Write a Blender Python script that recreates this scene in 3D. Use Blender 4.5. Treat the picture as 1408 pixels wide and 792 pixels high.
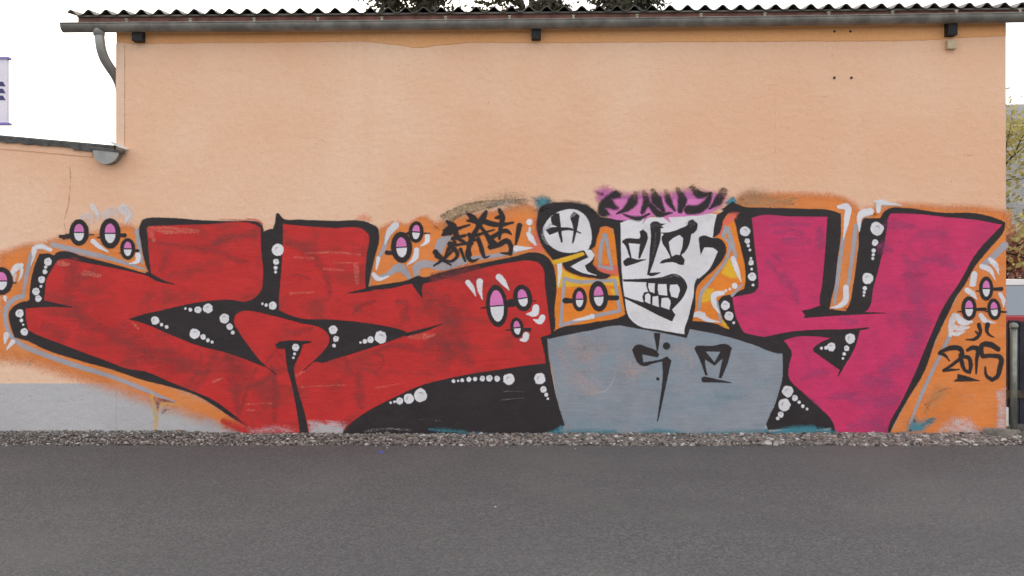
import bpy, bmesh, math, random
import numpy as np
from mathutils import Vector, Matrix
from mathutils.geometry import tessellate_polygon

for o in list(bpy.data.objects):
    bpy.data.objects.remove(o, do_unlink=True)
scene = bpy.context.scene
COL = scene.collection
rnd = random.Random(7)

# ------------------------------------------------------------------ camera
CAM_D, CAM_H, FPX, HOR = 8.7, 1.6, 1218.0, 373.0     # metres to wall, eye height, focal length and horizon row of the photograph
cam_data = bpy.data.cameras.new('camera')
cam = bpy.data.objects.new('camera', cam_data)
COL.objects.link(cam)
cam.location = (0, -CAM_D, CAM_H)
cam.rotation_euler = (math.radians(90), 0, 0)
cam_data.sensor_width = 36.0
cam_data.lens = FPX / 1408 * 36.0
cam_data.shift_y = -(396 - HOR) / 1408
cam_data.clip_end = 3000
scene.camera = cam

# ------------------------------------------------------------------ light
SUN_EL, SUN_AZ = math.radians(33), math.radians(-14)   # behind the building, a little to the left
world = bpy.data.worlds.new('World')
scene.world = world
world.use_nodes = True
wn = world.node_tree
sky = wn.nodes.new('ShaderNodeTexSky')
sky.sky_type = 'NISHITA'
sky.sun_disc = False
sky.sun_elevation = SUN_EL
sky.sun_rotation = SUN_AZ
sky.air_density = 1.0
sky.dust_density = 3.0
sky.ozone_density = 0.6
bg = wn.nodes['Background']
bg.inputs['Strength'].default_value = 0.15
veil = wn.nodes.new('ShaderNodeMix')          # thin even white overcast drawn over the clear sky
veil.data_type = 'RGBA'
veil.inputs[0].default_value = 0.7
veil.inputs[7].default_value = (7.2, 6.9, 6.6, 1)
wn.links.new(sky.outputs['Color'], veil.inputs[6])
wn.links.new(veil.outputs[2], bg.inputs['Color'])
sun_data = bpy.data.lights.new('sun', 'SUN')
sun_data.energy = 2.2
sun_data.angle = math.radians(2.0)
sun_data.color = (1.0, 0.93, 0.83)
sun = bpy.data.objects.new('sun', sun_data)
COL.objects.link(sun)
sd = Vector((math.sin(SUN_AZ) * math.cos(SUN_EL), math.cos(SUN_AZ) * math.cos(SUN_EL), math.sin(SUN_EL)))
sun.rotation_euler = sd.to_track_quat('Z', 'Y').to_euler()
sun.location = (-6, 20, 16)

scene.render.engine = 'CYCLES'
scene.cycles.transparent_max_bounces = 24
vs = scene.view_settings
vs.view_transform = 'Standard'
vs.look = 'None'
vs.exposure = 0.8
vs.gamma = 1.0

# ------------------------------------------------------------------ helpers
def W(px, py, Y=0.0):
    """point of the place at depth Y that the photograph shows at px, py"""
    d = CAM_D + Y
    return Vector(((px - 704) / FPX * d, Y, CAM_H + (HOR - py) / FPX * d))

def lin(c):
    c /= 255.0
    return c / 12.92 if c <= 0.04045 else ((c + 0.055) / 1.055) ** 2.4

def RGB(r, g, b, k=1 / 0.78):
    return tuple(min(0.9, lin(v) * k) for v in (r, g, b)) + (1.0,)

def tag(o, label=None, cat=None, group=None, kind=None):
    if label: o['label'] = label
    if cat: o['category'] = cat
    if group: o['group'] = group
    if kind: o['kind'] = kind
    return o

def empty(name, loc=(0, 0, 0), parent=None):
    o = bpy.data.objects.new(name, None)
    o.empty_display_size = 0.2
    COL.objects.link(o)
    o.location = loc
    if parent: o.parent = parent
    return o

def mesh_obj(name, verts, faces, mat=None, parent=None, smooth=False):
    """world-space verts, also under a translated parent"""
    off = Vector((0, 0, 0))
    p = parent
    while p is not None:
        off += p.location
        p = p.parent
    me = bpy.data.meshes.new(name)
    me.from_pydata([(v[0] - off.x, v[1] - off.y, v[2] - off.z) for v in verts], [], faces)
    if smooth:
        me.polygons.foreach_set('use_smooth', [True] * len(me.polygons))
    o = bpy.data.objects.new(name, me)
    COL.objects.link(o)
    if mat: me.materials.append(mat)
    if parent: o.parent = parent
    return o

def box_vf(x0, x1, y0, y1, z0, z1):
    v = [(x0, y0, z0), (x1, y0, z0), (x1, y1, z0), (x0, y1, z0), (x0, y0, z1), (x1, y0, z1), (x1, y1, z1), (x0, y1, z1)]
    f = [(0, 3, 2, 1), (4, 5, 6, 7), (0, 1, 5, 4), (1, 2, 6, 5), (2, 3, 7, 6), (3, 0, 4, 7)]
    return v, f

def box(name, x0, x1, y0, y1, z0, z1, mat, parent=None, bevel=0.0):
    v, f = box_vf(x0, x1, y0, y1, z0, z1)
    o = mesh_obj(name, v, f, mat, parent)
    if bevel:
        bm = bmesh.new(); bm.from_mesh(o.data)
        bmesh.ops.bevel(bm, geom=bm.edges[:], offset=bevel, segments=2, affect='EDGES', profile=0.6)
        bm.to_mesh(o.data); bm.free()
    return o

def tube_vf(path, radii, n=8, cap=True):
    vs_, fs = [], []
    P = [Vector(p) for p in path]
    up = Vector((0, 0, 1))
    for i, p in enumerate(P):
        t = (P[min(i + 1, len(P) - 1)] - P[max(i - 1, 0)]).normalized()
        a = t.cross(up)
        if a.length < 0.05: a = t.cross(Vector((1, 0, 0)))
        a.normalize(); b = a.cross(t)
        for k in range(n):
            an = 2 * math.pi * k / n
            vs_.append(p + radii[i] * (math.cos(an) * a + math.sin(an) * b))
    for i in range(len(P) - 1):
        for k in range(n):
            k2 = (k + 1) % n
            fs.append((i * n + k, i * n + k2, (i + 1) * n + k2, (i + 1) * n + k))
    if cap:
        fs.append(tuple(range(n - 1, -1, -1)))
        fs.append(tuple((len(P) - 1) * n + k for k in range(n)))
    return vs_, fs

# ------------------------------------------------------------------ materials
class NT:
    def __init__(self, name):
        self.m = bpy.data.materials.new(name)
        self.m.use_nodes = True
        self.t = self.m.node_tree
        self.b = self.t.nodes['Principled BSDF']
        self.pos = self.t.nodes.new('ShaderNodeNewGeometry').outputs['Position']
    def n(self, typ, **kw):
        nd = self.t.nodes.new(typ)
        for k, v in kw.items(): setattr(nd, k, v)
        return nd
    def l(self, a, b): self.t.links.new(a, b)
    def map(self, sx, sy, sz, src=None):
        m = self.n('ShaderNodeMapping'); m.inputs['Scale'].default_value = (sx, sy, sz)
        self.l(src or self.pos, m.inputs['Vector']); return m.outputs[0]
    def noise(self, scale, detail=4, rough=0.55, vec=None, dist=0.0):
        nd = self.n('ShaderNodeTexNoise'); nd.inputs['Scale'].default_value = scale
        nd.inputs['Detail'].default_value = detail; nd.inputs['Roughness'].default_value = rough
        nd.inputs['Distortion'].default_value = dist
        self.l(vec or self.pos, nd.inputs['Vector']); return nd.outputs[0]
    def ramp(self, fac, lo, hi, a=0.0, b=1.0):
        r = self.n('ShaderNodeMapRange'); r.interpolation_type = 'SMOOTHSTEP'
        r.inputs['From Min'].default_value = lo; r.inputs['From Max'].default_value = hi
        r.inputs['To Min'].default_value = a; r.inputs['To Max'].default_value = b
        self.l(fac, r.inputs['Value']); return r.outputs[0]
    def mixc(self, fac, a, b, mode='MIX'):
        m = self.n('ShaderNodeMix', data_type='RGBA', blend_type=mode)
        for s, v in ((m.inputs[0], fac), (m.inputs[6], a), (m.inputs[7], b)):
            if hasattr(v, 'is_output') or isinstance(v, bpy.types.NodeSocket): self.l(v, s)
            else: s.default_value = v
        return m.outputs[2]
    def math(self, op, a, b):
        m = self.n('ShaderNodeMath', operation=op)
        for s, v in ((m.inputs[0], a), (m.inputs[1], b)):
            if isinstance(v, bpy.types.NodeSocket): self.l(v, s)
            else: s.default_value = v
        return m.outputs[0]
    def bump(self, h, strength, dist):
        b = self.n('ShaderNodeBump'); b.inputs['Strength'].default_value = strength
        b.inputs['Distance'].default_value = dist
        self.l(h, b.inputs['Height']); self.l(b.outputs[0], self.b.inputs['Normal'])

def plaster_relief(N, strength=0.55):
    h = N.math('ADD', N.math('MULTIPLY', N.noise(95, 5, 0.65), 0.6), N.math('MULTIPLY', N.noise(14, 3, 0.5), 0.9))
    N.bump(h, strength, 0.012)

def scale_c(c, k, tint=(1, 1, 1)):
    return tuple(min(1.0, c[i] * k * tint[i]) for i in range(3)) + (1.0,)

PAINT = {}
def paint(name, rgb, other=None, amount=0.35, speckle=0.12, streak=True, rough=0.62, opacity=1.0, grain=0.25, patch=False):
    """spray paint on rendered wall: colour, drifting tone, roller streaks, soft edge from the 'fade' attribute"""
    if name in PAINT: return PAINT[name]
    N = NT('paint_' + name)
    c = RGB(*rgb)
    col = N.mixc(N.ramp(N.noise(3.1, 5, 0.6), 0.36, 0.68, 0.0, 1.0), c, scale_c(c, 0.86))
    if other:
        o = RGB(*other)
        v = N.map(1, 1, 1.7)
        col = N.mixc(N.ramp(N.noise(2.3, 6, 0.62, v, 0.6), 0.46, 0.66, 0.0, amount), col, o)
    if streak:
        v = N.map(1.2, 1, 26)
        col = N.mixc(N.ramp(N.noise(2.0, 3, 0.6, v), 0.5, 0.72, 0.0, 0.24), col, scale_c(c, 1.28))
        v2 = N.map(2.0, 1, 34)
        col = N.mixc(N.ramp(N.noise(1.7, 3, 0.6, v2), 0.5, 0.7, 0.0, 0.34), col, scale_c(c, 0.68))
    col = N.mixc(N.ramp(N.noise(170, 3, 0.7), 0.35, 0.7, 0.0, speckle), col, scale_c(c, 0.6))
    N.l(col, N.b.inputs['Base Color'])
    N.b.inputs['Roughness'].default_value = rough
    N.b.inputs['Specular IOR Level'].default_value = 0.3
    plaster_relief(N, 0.6)
    at = N.n('ShaderNodeAttribute', attribute_name='fade')
    a = at.outputs['Fac']
    g = N.math('SUBTRACT', N.noise(120, 4, 0.7), 0.5)
    edge = N.math('MULTIPLY', N.math('MULTIPLY', a, N.math('SUBTRACT', 1.0, a)), 4.0 * grain * 2)
    a = N.math('ADD', a, N.math('MULTIPLY', g, edge))
    a = N.ramp(a, 0.03, 0.97, 0.0, opacity)
    if patch:      # thin, scuffed coat: breaks up in streaks and blotches
        a = N.math('MULTIPLY', a, N.ramp(N.noise(9, 5, 0.65, N.map(0.8, 1, 2.2), 0.5), 0.34, 0.62, 0.5, 1.0))
        a = N.math('MULTIPLY', a, N.ramp(N.noise(3.0, 4, 0.6, N.map(3, 1, 22)), 0.34, 0.6, 0.45, 1.0))
    # overspray lands as fine dots: each speck covers or does not
    sn = N.n('ShaderNodeVectorMath', operation='SNAP'); sn.inputs[1].default_value = (0.0028, 1.0, 0.0028)
    N.l(N.pos, sn.inputs[0])
    wn_ = N.n('ShaderNodeTexWhiteNoise', noise_dimensions='3D'); N.l(sn.outputs[0], wn_.inputs['Vector'])
    a = N.math('GREATER_THAN', a, N.math('ADD', N.math('MULTIPLY', wn_.outputs['Value'], 0.96), 0.02))
    N.l(a, N.b.inputs['Alpha'])
    PAINT[name] = N.m
    return N.m

def simple(name, rgb_lin, rough=0.6, metal=0.0, var=0.25, scale=8.0, bump=0.0, bscale=60):
    N = NT(name)
    c = tuple(rgb_lin) + (1.0,)
    col = N.mixc(N.ramp(N.noise(scale, 5, 0.6), 0.32, 0.7), scale_c(c, 1 + var * 0.6), scale_c(c, 1 - var))
    N.l(col, N.b.inputs['Base Color'])
    N.b.inputs['Roughness'].default_value = rough
    N.b.inputs['Metallic'].default_value = metal
    if bump: N.bump(N.noise(bscale, 4, 0.6), bump, 0.01)
    return N.m

def make_plaster(name, rgb, pale, stain):
    N = NT(name)
    c = RGB(*rgb)
    col = N.mixc(N.ramp(N.noise(0.55, 4, 0.55), 0.35, 0.68), c, RGB(*pale))
    # roller bands and slow vertical wash marks
    col = N.mixc(N.ramp(N.noise(1.3, 4, 0.6, N.map(3.0, 1, 0.35)), 0.54, 0.76, 0, 0.14), col, RGB(*stain))
    col = N.mixc(N.ramp(N.noise(1.6, 5, 0.6, N.map(0.7, 1, 5.0)), 0.5, 0.75, 0, 0.22), col, RGB(*pale))
    col = N.mixc(N.ramp(N.noise(26, 5, 0.7), 0.45, 0.72, 0, 0.22), col, RGB(*stain))
    # trowel scuffs and short hairlines in the render
    sc = N.noise(11, 6, 0.72, N.map(1.0, 1, 3.2), 0.8)
    gate2 = N.ramp(N.noise(1.7, 3, 0.5), 0.40, 0.62)
    col = N.mixc(N.math('MULTIPLY', N.ramp(sc, 0.60, 0.68, 0, 0.5), gate2), col, scale_c(c, 0.72, (1.02, 0.96, 0.9)))
    # small dark pits
    vo = N.n('ShaderNodeTexVoronoi'); vo.inputs['Scale'].default_value = 9.0; N.l(N.pos, vo.inputs['Vector'])
    pit = N.ramp(vo.outputs['Distance'], 0.03, 0.085, 1.0, 0.0)
    gate = N.ramp(N.noise(3.4, 2, 0.5), 0.50, 0.58)
    col = N.mixc(N.math('MULTIPLY', N.math('MULTIPLY', pit, gate), 0.55), col, scale_c(c, 0.38))
    N.l(col, N.b.inputs['Base Color'])
    N.b.inputs['Roughness'].default_value = 0.88
    N.b.inputs['Specular IOR Level'].default_value = 0.2
    plaster_relief(N, 0.8)
    return N.m

M_WALL = make_plaster('peach_render', (214, 171, 142), (220, 185, 160), (200, 155, 124))
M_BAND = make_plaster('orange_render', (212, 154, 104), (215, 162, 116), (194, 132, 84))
M_PLINTH = make_plaster('grey_white_render', (165, 164, 166), (173, 172, 174), (148, 147, 150))
M_METAL = simple('zinc_gutter', (0.22, 0.212, 0.195), 0.55, 0.25, 0.35, 5)
M_PIPE = simple('zinc_pipe', (0.33, 0.33, 0.32), 0.5, 0.3, 0.2, 6)
M_STRAP = simple('galvanised_strap', (0.40, 0.38, 0.31), 0.5, 0.4, 0.4, 30)
M_ROOF = simple('fibre_cement', (0.14, 0.132, 0.12), 0.92, 0, 0.5, 7, 0.4)
M_FASCIA = simple('brown_timber', (0.17, 0.075, 0.06), 0.8, 0, 0.4, 12, 0.3)
M_DARK = simple('dark_timber', (0.018, 0.017, 0.018), 0.8, 0, 0.4, 20)
M_BITUMEN = simple('bitumen', (0.085, 0.085, 0.085), 0.75, 0, 0.5, 12, 0.5)
M_CREAM = simple('cream_plastic', (0.50, 0.40, 0.26), 0.5, 0, 0.15, 10)
M_CONC = simple('concrete', (0.22, 0.20, 0.175), 0.9, 0, 0.45, 14, 0.6)
M_POST = simple('galvanised_steel', (0.23, 0.25, 0.22), 0.45, 0.5, 0.3, 9)
M_WHITE = simple('white_enamel_and_highlight', (0.7, 0.7, 0.68), 0.45, 0, 0.12, 9)

def make_asphalt():
    N = NT('asphalt')
    vo = N.n('ShaderNodeTexVoronoi'); vo.inputs['Scale'].default_value = 85.0; N.l(N.pos, vo.inputs['Vector'])
    sep = N.n('ShaderNodeSeparateColor'); N.l(vo.outputs['Color'], sep.inputs[0])
    base = N.mixc(N.ramp(sep.outputs[0], 0.2, 1.0), (0.078, 0.078, 0.081, 1), (0.155, 0.152, 0.153, 1))
    base = N.mixc(N.ramp(sep.outputs[1], 0.93, 0.98, 0, 0.4), base, (0.24, 0.235, 0.23, 1))
    base = N.mixc(N.ramp(N.noise(260, 3, 0.7), 0.35, 0.65, 0, 0.5), base, (0.066, 0.066, 0.070, 1))
    base = N.mixc(N.ramp(N.noise(0.9, 5, 0.6, N.map(0.5, 1.6, 1)), 0.38, 0.66, 0, 0.35), base, (0.084, 0.083, 0.085, 1))
    base = N.mixc(N.ramp(N.noise(0.45, 4, 0.55), 0.45, 0.7, 0, 0.35), base, (0.155, 0.150, 0.145, 1))
    base = N.mixc(N.ramp(N.noise(6, 5, 0.65), 0.55, 0.75, 0, 0.25), base, (0.064, 0.063, 0.064, 1))
    N.l(base, N.b.inputs['Base Color'])
    N.b.inputs['Roughness'].default_value = 0.85
    N.b.inputs['Specular IOR Level'].default_value = 0.35
    h = N.math('ADD', N.math('MULTIPLY', vo.outputs['Distance'], -1.0), N.math('MULTIPLY', N.noise(200, 3, 0.6), 0.5))
    N.bump(h, 0.6, 0.008)
    return N.m
M_ASPHALT = make_asphalt()
M_SOIL = simple('gravel_bed', (0.10, 0.09, 0.08), 0.95, 0, 0.5, 40, 0.8)
M_LAND = simple('rough_grass', (0.09, 0.10, 0.045), 0.95, 0, 0.4, 0.6, 0.5, 9)

def make_gravel():
    N = NT('gravel_stone')
    at = N.n('ShaderNodeAttribute', attribute_name='tone')
    r = N.n('ShaderNodeValToRGB')
    e = r.color_ramp.elements
    e[0].position = 0; e[0].color = (0.055, 0.048, 0.046, 1)
    e[1].position = 1; e[1].color = (0.58, 0.56, 0.54, 1)
    for p, c in ((0.25, (0.12, 0.105, 0.10, 1)), (0.5, (0.20, 0.185, 0.17, 1)), (0.66, (0.24, 0.18, 0.15, 1)), (0.82, (0.33, 0.31, 0.29, 1))):
        x = e.new(p); x.color = c
    N.l(at.outputs['Fac'], r.inputs[0])
    col = N.mixc(N.ramp(N.noise(90, 4, 0.6), 0.35, 0.7, 0, 0.4), r.outputs[0], (0.09, 0.08, 0.075, 1))
    N.l(col, N.b.inputs['Base Color'])
    N.b.inputs['Roughness'].default_value = 0.85
    return N.m
M_GRAVEL = make_gravel()

# ------------------------------------------------------------------ ground
def sheet(name, x0, x1, y0, y1, z, mat):
    return tag(mesh_obj(name, [(x0, y0, z), (x1, y0, z), (x1, y1, z), (x0, y1, z)], [(0, 1, 2, 3)], mat), kind='structure')
sheet('ground', -900, 900, -400, 1500, -0.012, M_LAND)
sheet('road', -60, 60, -16, -0.56, 0.0, M_ASPHALT)
sheet('yard', 4.95, 60, -0.4, 30, -0.004, M_ASPHALT)
sheet('gravel_bed', -30, 4.93, -0.60, 6.0, -0.006, M_SOIL)

def hill():
    vs_, fs = [], []
    nx, ny = 70, 14
    r = random.Random(3)
    for j in range(ny):
        for i in range(nx):
            x = -700 + 1500 * i / (nx - 1)
            y = 260 + 60 * j
            t = min(1, j / 7.0)
            ridge = 62 + 30 * math.sin(x * 0.0065 + 1.1) + 14 * math.sin(x * 0.021) + 0.09 * max(0, x - 60)
            vs_.append((x, y, -2 + ridge * (math.sin(t * math.pi / 2) ** 1.3) * (1.35 + 0.05 * (j - 7) if j > 7 else 1.35) + r.uniform(-2, 2)))
    for j in range(ny - 1):
        for i in range(nx - 1):
            a = j * nx + i
            fs.append((a, a + 1, a + nx + 1, a + nx))
    N = NT('wooded_slope')
    col = N.mixc(N.ramp(N.noise(0.08, 6, 0.65), 0.35, 0.65), (0.19, 0.19, 0.19, 1), (0.28, 0.28, 0.285, 1))  # distance haze put into these lightened greys
    col = N.mixc(N.ramp(N.noise(0.35, 4, 0.7), 0.4, 0.65, 0, 0.5), col, (0.16, 0.155, 0.14, 1))
    N.l(col, N.b.inputs['Base Color']); N.b.inputs['Roughness'].default_value = 1.0
    N.bump(N.noise(0.25, 5, 0.7), 1.0, 6.0)
    tag(mesh_obj('hill', vs_, fs, N.m, smooth=True), kind='structure')
hill()

# ------------------------------------------------------------------ main building
X_L, X_R = W(160, 0).x, W(1383, 0).x
DEPTH = 6.0
def roof_py(px): return 17.3 + (7.0 - 17.3) * (px - 100) / 1290.0
def gutter_py(px): return 32.6 + (18.6 - 32.6) * (px - 82) / 1321.0 + 1.8 * max(0.0, 1 - ((px - 742) / 660.0) ** 2)   # the run sags a little

def slope_line(f, px, Y):
    return W(px, f(px), Y)

bld = empty('plastered_building', (0, 0, 0))
tag(bld, 'peach plastered building with corrugated roof edge and long grey gutter', 'building')
zt_l = slope_line(roof_py, 160, -0.02).z - 0.07
zt_r = slope_line(roof_py, 1383, -0.02).z - 0.07
v = [(X_L, 0, -0.05), (X_R, 0, -0.05), (X_R, DEPTH, -0.05), (X_L, DEPTH, -0.05),
     (X_L, 0, zt_l), (X_R, 0, zt_r), (X_R, DEPTH, zt_r + 0.8), (X_L, DEPTH, zt_l + 0.8)]
f = [(0, 1, 5, 4), (1, 2, 6, 5), (2, 3, 7, 6), (3, 0, 4, 7), (4, 5, 6, 7)]
mesh_obj('wall', v, f, M_WALL, bld)

# strip of deeper orange render under the eaves, with its wavy lower lip
def eave_band():
    n = 120
    r = random.Random(5)
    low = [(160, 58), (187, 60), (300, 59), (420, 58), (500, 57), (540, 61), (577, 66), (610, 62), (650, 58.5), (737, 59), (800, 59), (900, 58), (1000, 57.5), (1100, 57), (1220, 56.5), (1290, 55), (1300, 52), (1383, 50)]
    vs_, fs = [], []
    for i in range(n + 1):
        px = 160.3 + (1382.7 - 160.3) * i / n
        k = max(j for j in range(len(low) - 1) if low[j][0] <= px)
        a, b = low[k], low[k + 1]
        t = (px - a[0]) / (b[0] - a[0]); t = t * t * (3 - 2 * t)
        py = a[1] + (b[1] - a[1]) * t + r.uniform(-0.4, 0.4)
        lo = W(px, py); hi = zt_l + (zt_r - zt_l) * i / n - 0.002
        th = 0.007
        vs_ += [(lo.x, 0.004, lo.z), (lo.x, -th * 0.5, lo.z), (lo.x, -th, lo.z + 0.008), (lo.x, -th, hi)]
    for i in range(n):
        for k in range(3):
            a = i * 4 + k
            fs.append((a, a + 4, a + 5, a + 1))
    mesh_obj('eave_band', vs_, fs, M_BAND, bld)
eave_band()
# corner strip on the left edge above the low roof
cs0, cs1 = W(160, 205), W(171, 60)
M_CORNER = make_plaster('pale_corner_render', (212, 180, 158), (216, 186, 166), (198, 160, 134))
box('corner_strip', cs0.x - 0.003, cs1.x, -0.004, 0.15, cs0.z, cs1.z, M_CORNER, bld)
# plinth band
zp = W(0, 527).z
box('plinth', X_L + 0.001, X_R - 0.002, -0.003, 0.05, -0.04, zp, M_PLINTH, bld)

# corrugated roof
def roof():
    pitch = 24.05 / FPX * CAM_D
    x0, x1 = W(93, 0, -0.06).x, W(1450, 0, -0.06).x
    n = int((x1 - x0) / pitch * 10)
    slope = math.tan(math.radians(7.5))
    y0, y1 = -0.07, DEPTH + 0.25
    vs_, fs = [], []
    for i in range(n + 1):
        x = x0 + (x1 - x0) * i / n
        px = 704 + x / (CAM_D + y0) * FPX
        zc = slope_line(roof_py, px, y0).z
        ph = (x - W(97, 0, y0).x) / pitch * 2 * math.pi
        wz = 0.0265 * math.cos(ph) + 0.004 * math.cos(2 * ph)
        for (y, dz) in ((y0, 0.0), (y0, -0.0075), (y1, -0.0075), (y1, 0.0)):
            vs_.append((x, y, zc + wz + dz + (y - y0) * slope))
    for i in range(n):
        a = i * 4
        for k in range(4):
            fs.append((a + k, a + (k + 1) % 4, a + 4 + (k + 1) % 4, a + 4 + k))
    fs.append((0, 3, 2, 1)); a = n * 4; fs.append((a, a + 1, a + 2, a + 3))
    mesh_obj('roof_sheet', vs_, fs, M_ROOF, bld)
    # fascia behind the gutter and dark soffit closing the waves
    fl, fr = slope_line(roof_py, 108, -0.02), slope_line(roof_py, 1440, -0.02)
    h0, h1 = -0.030, -0.125
    vv = []
    for p in (fl, fr):
        for (y, h) in ((-0.028, h1), (-0.028, h0), (-0.004, h0), (-0.004, h1)):
            vv.append((p.x, y, p.z + h))
    mesh_obj('fascia_board', vv, [(0, 4, 5, 1), (1, 5, 6, 2), (2, 6, 7, 3), (3, 7, 4, 0), (0, 1, 2, 3), (4, 7, 6, 5)], M_FASCIA, bld)
    vv = []
    for p in (fl, fr):
        for (y, h) in ((-0.05, -0.052), (-0.05, -0.036), (0.1, -0.016), (0.1, -0.040)):
            vv.append((p.x, y, p.z + h))
    mesh_obj('eave_filler', vv, [(0, 4, 5, 1), (1, 5, 6, 2), (2, 6, 7, 3), (3, 7, 4, 0), (0, 1, 2, 3), (4, 7, 6, 5)], M_ROOF, bld)
roof()

# gutter with straps
GY, GR = -0.105, 0.067
def gutter():
    a, b = slope_line(gutter_py, 82, GY - GR), slope_line(gutter_py, 1447, GY - GR)
    segs, n = 14, 60
    vs_, fs = [], []
    ring = []
    for k in range(segs + 1):
        an = math.pi + math.pi * k / segs
        ring.append((math.cos(an) * GR, math.sin(an) * GR))
    ring2 = [(y * 0.965, z * 0.965) for y, z in ring[::-1]]
    bead = [(-GR - 0.004, 0.002), (-GR - 0.007, 0.009), (-GR - 0.002, 0.014), (-GR + 0.005, 0.010)]
    prof = ring + ring2 + bead[::-1]
    m = len(prof)
    for i in range(n + 1):
        t = i / n
        x = a.x + (b.x - a.x) * t
        z = slope_line(gutter_py, 704 + x / (CAM_D + GY - GR) * FPX, GY - GR).z + 0.0018 * math.sin(i * 1.7) * math.sin(i * 0.31)
        for (py, pz) in prof: vs_.append((x, GY + py, z + pz))
    for i in range(n):
        for k in range(m):
            k2 = (k + 1) % m
            fs.append((i * m + k, i * m + k2, (i + 1) * m + k2, (i + 1) * m + k))
    # end plates: slightly wider discs
    for i in (0, n):
        fs.append(tuple(i * m + k for k in range(segs + 1)))
    g = mesh_obj('gutter', vs_, fs, M_METAL, bld)
    px = 178.0
    while px < 1440:
        p = slope_line(gutter_py, px, GY)
        vv, ff = [], []
        w = 0.011
        for k in range(13):
            an = math.pi + math.pi * k / 12
            y, z = math.cos(an) * (GR + 0.0035), math.sin(an) * (GR + 0.0035)
            if k == 0: z = 0.016
            for dx in (-w, w):
                skew = 0.010 * (k / 12)
                vv.append((p.x + dx + skew, GY + y, p.z + z))
            for dx in (-w, w):
                skew = 0.010 * (k / 12)
                vv.append((p.x + dx + skew, GY + y * 0.95, p.z + (z * 0.95 if k else z)))
        for k in range(12):
            c = k * 4
            ff += [(c, c + 1, c + 5, c + 4), (c + 2, c + 6, c + 7, c + 3), (c, c + 4, c + 6, c + 2), (c + 1, c + 3, c + 7, c + 5)]
        # hook bent over the rim
        bv, bf = box_vf(p.x - 0.014, p.x + 0.014, GY - GR - 0.012, GY - GR + 0.012, p.z + 0.0165, p.z + 0.024)
        o_ = len(vv); vv += bv; ff += [tuple(i + o_ for i in q) for q in bf]
        mesh_obj('strap', vv, ff, M_STRAP, g)
        px += 87.1
    return g
gutter()

# downpipe swan neck at the left end
def downpipe():
    P = [W(136, 33, GY), W(136.5, 46, GY), W(137.5, 58, GY), W(139, 68, GY + 0.01), W(143, 80, GY + 0.05), W(149, 90, GY + 0.10), W(157, 101, GY + 0.19),
         W(163, 112, GY + 0.30), W(166, 122, GY + 0.38), W(167.5, 150, GY + 0.44), W(168, 200, GY + 0.45)]
    Q = []
    for i in range(len(P) - 1):
        for k in range(4):
            Q.append(P[i].lerp(P[i + 1], k / 4))
    Q.append(P[-1])
    # smooth
    for _ in range(5):
        Q = [Q[0]] + [(Q[i - 1] + Q[i] * 2 + Q[i + 1]) / 4 for i in range(1, len(Q) - 1)] + [Q[-1]]
    vs_, fs = tube_vf(Q, [0.046] * len(Q), 16)
    d = mesh_obj('downpipe', vs_, fs, M_PIPE, bld, True)
    c = W(136.2, 44, GY)
    vv, ff = tube_vf([c + Vector((0, 0, 0.06)), c + Vector((0, 0, 0.02)), c - Vector((0, 0, 0.035))], [0.062, 0.055, 0.052], 16)
    mesh_obj('pipe_collar', vv, ff, M_PIPE, d, True)
downpipe()

def wall_box(name, px0, px1, py0, py1, y0, y1, mat, parent, bevel=0.004):
    a, b = W(px0, py1, y0), W(px1, py0, y0)
    return box(name, a.x, b.x, y0, y1, a.z, b.z, mat, parent, bevel)
wall_box('rafter_end', 181, 195, 40, 56, -0.09, 0.02, M_DARK, bld)
wall_box('rafter_end', 731, 744, 33, 53, -0.09, 0.02, M_DARK, bld)
wall_box('rafter_end', 1304, 1317, 24, 48, -0.09, 0.02, M_DARK, bld)
wall_box('junction_box', 1303, 1316, 54.5, 67, -0.05, 0.004, M_CREAM, bld, 0.008)
wall_box('meter_box', 1378.5, 1387, 560, 586, 0.03, 0.16, M_WHITE, bld, 0.006)
for (px, py) in ((1147, 43.5), (1169, 43.5), (1147, 107), (1170.5, 107)):
    c = W(px, py)
    vv, ff = tube_vf([c + Vector((0, 0.02, 0)), c + Vector((0, -0.009, 0))], [0.012, 0.012], 10)
    mesh_obj('anchor_plug', vv, ff, M_DARK, bld)

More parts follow.
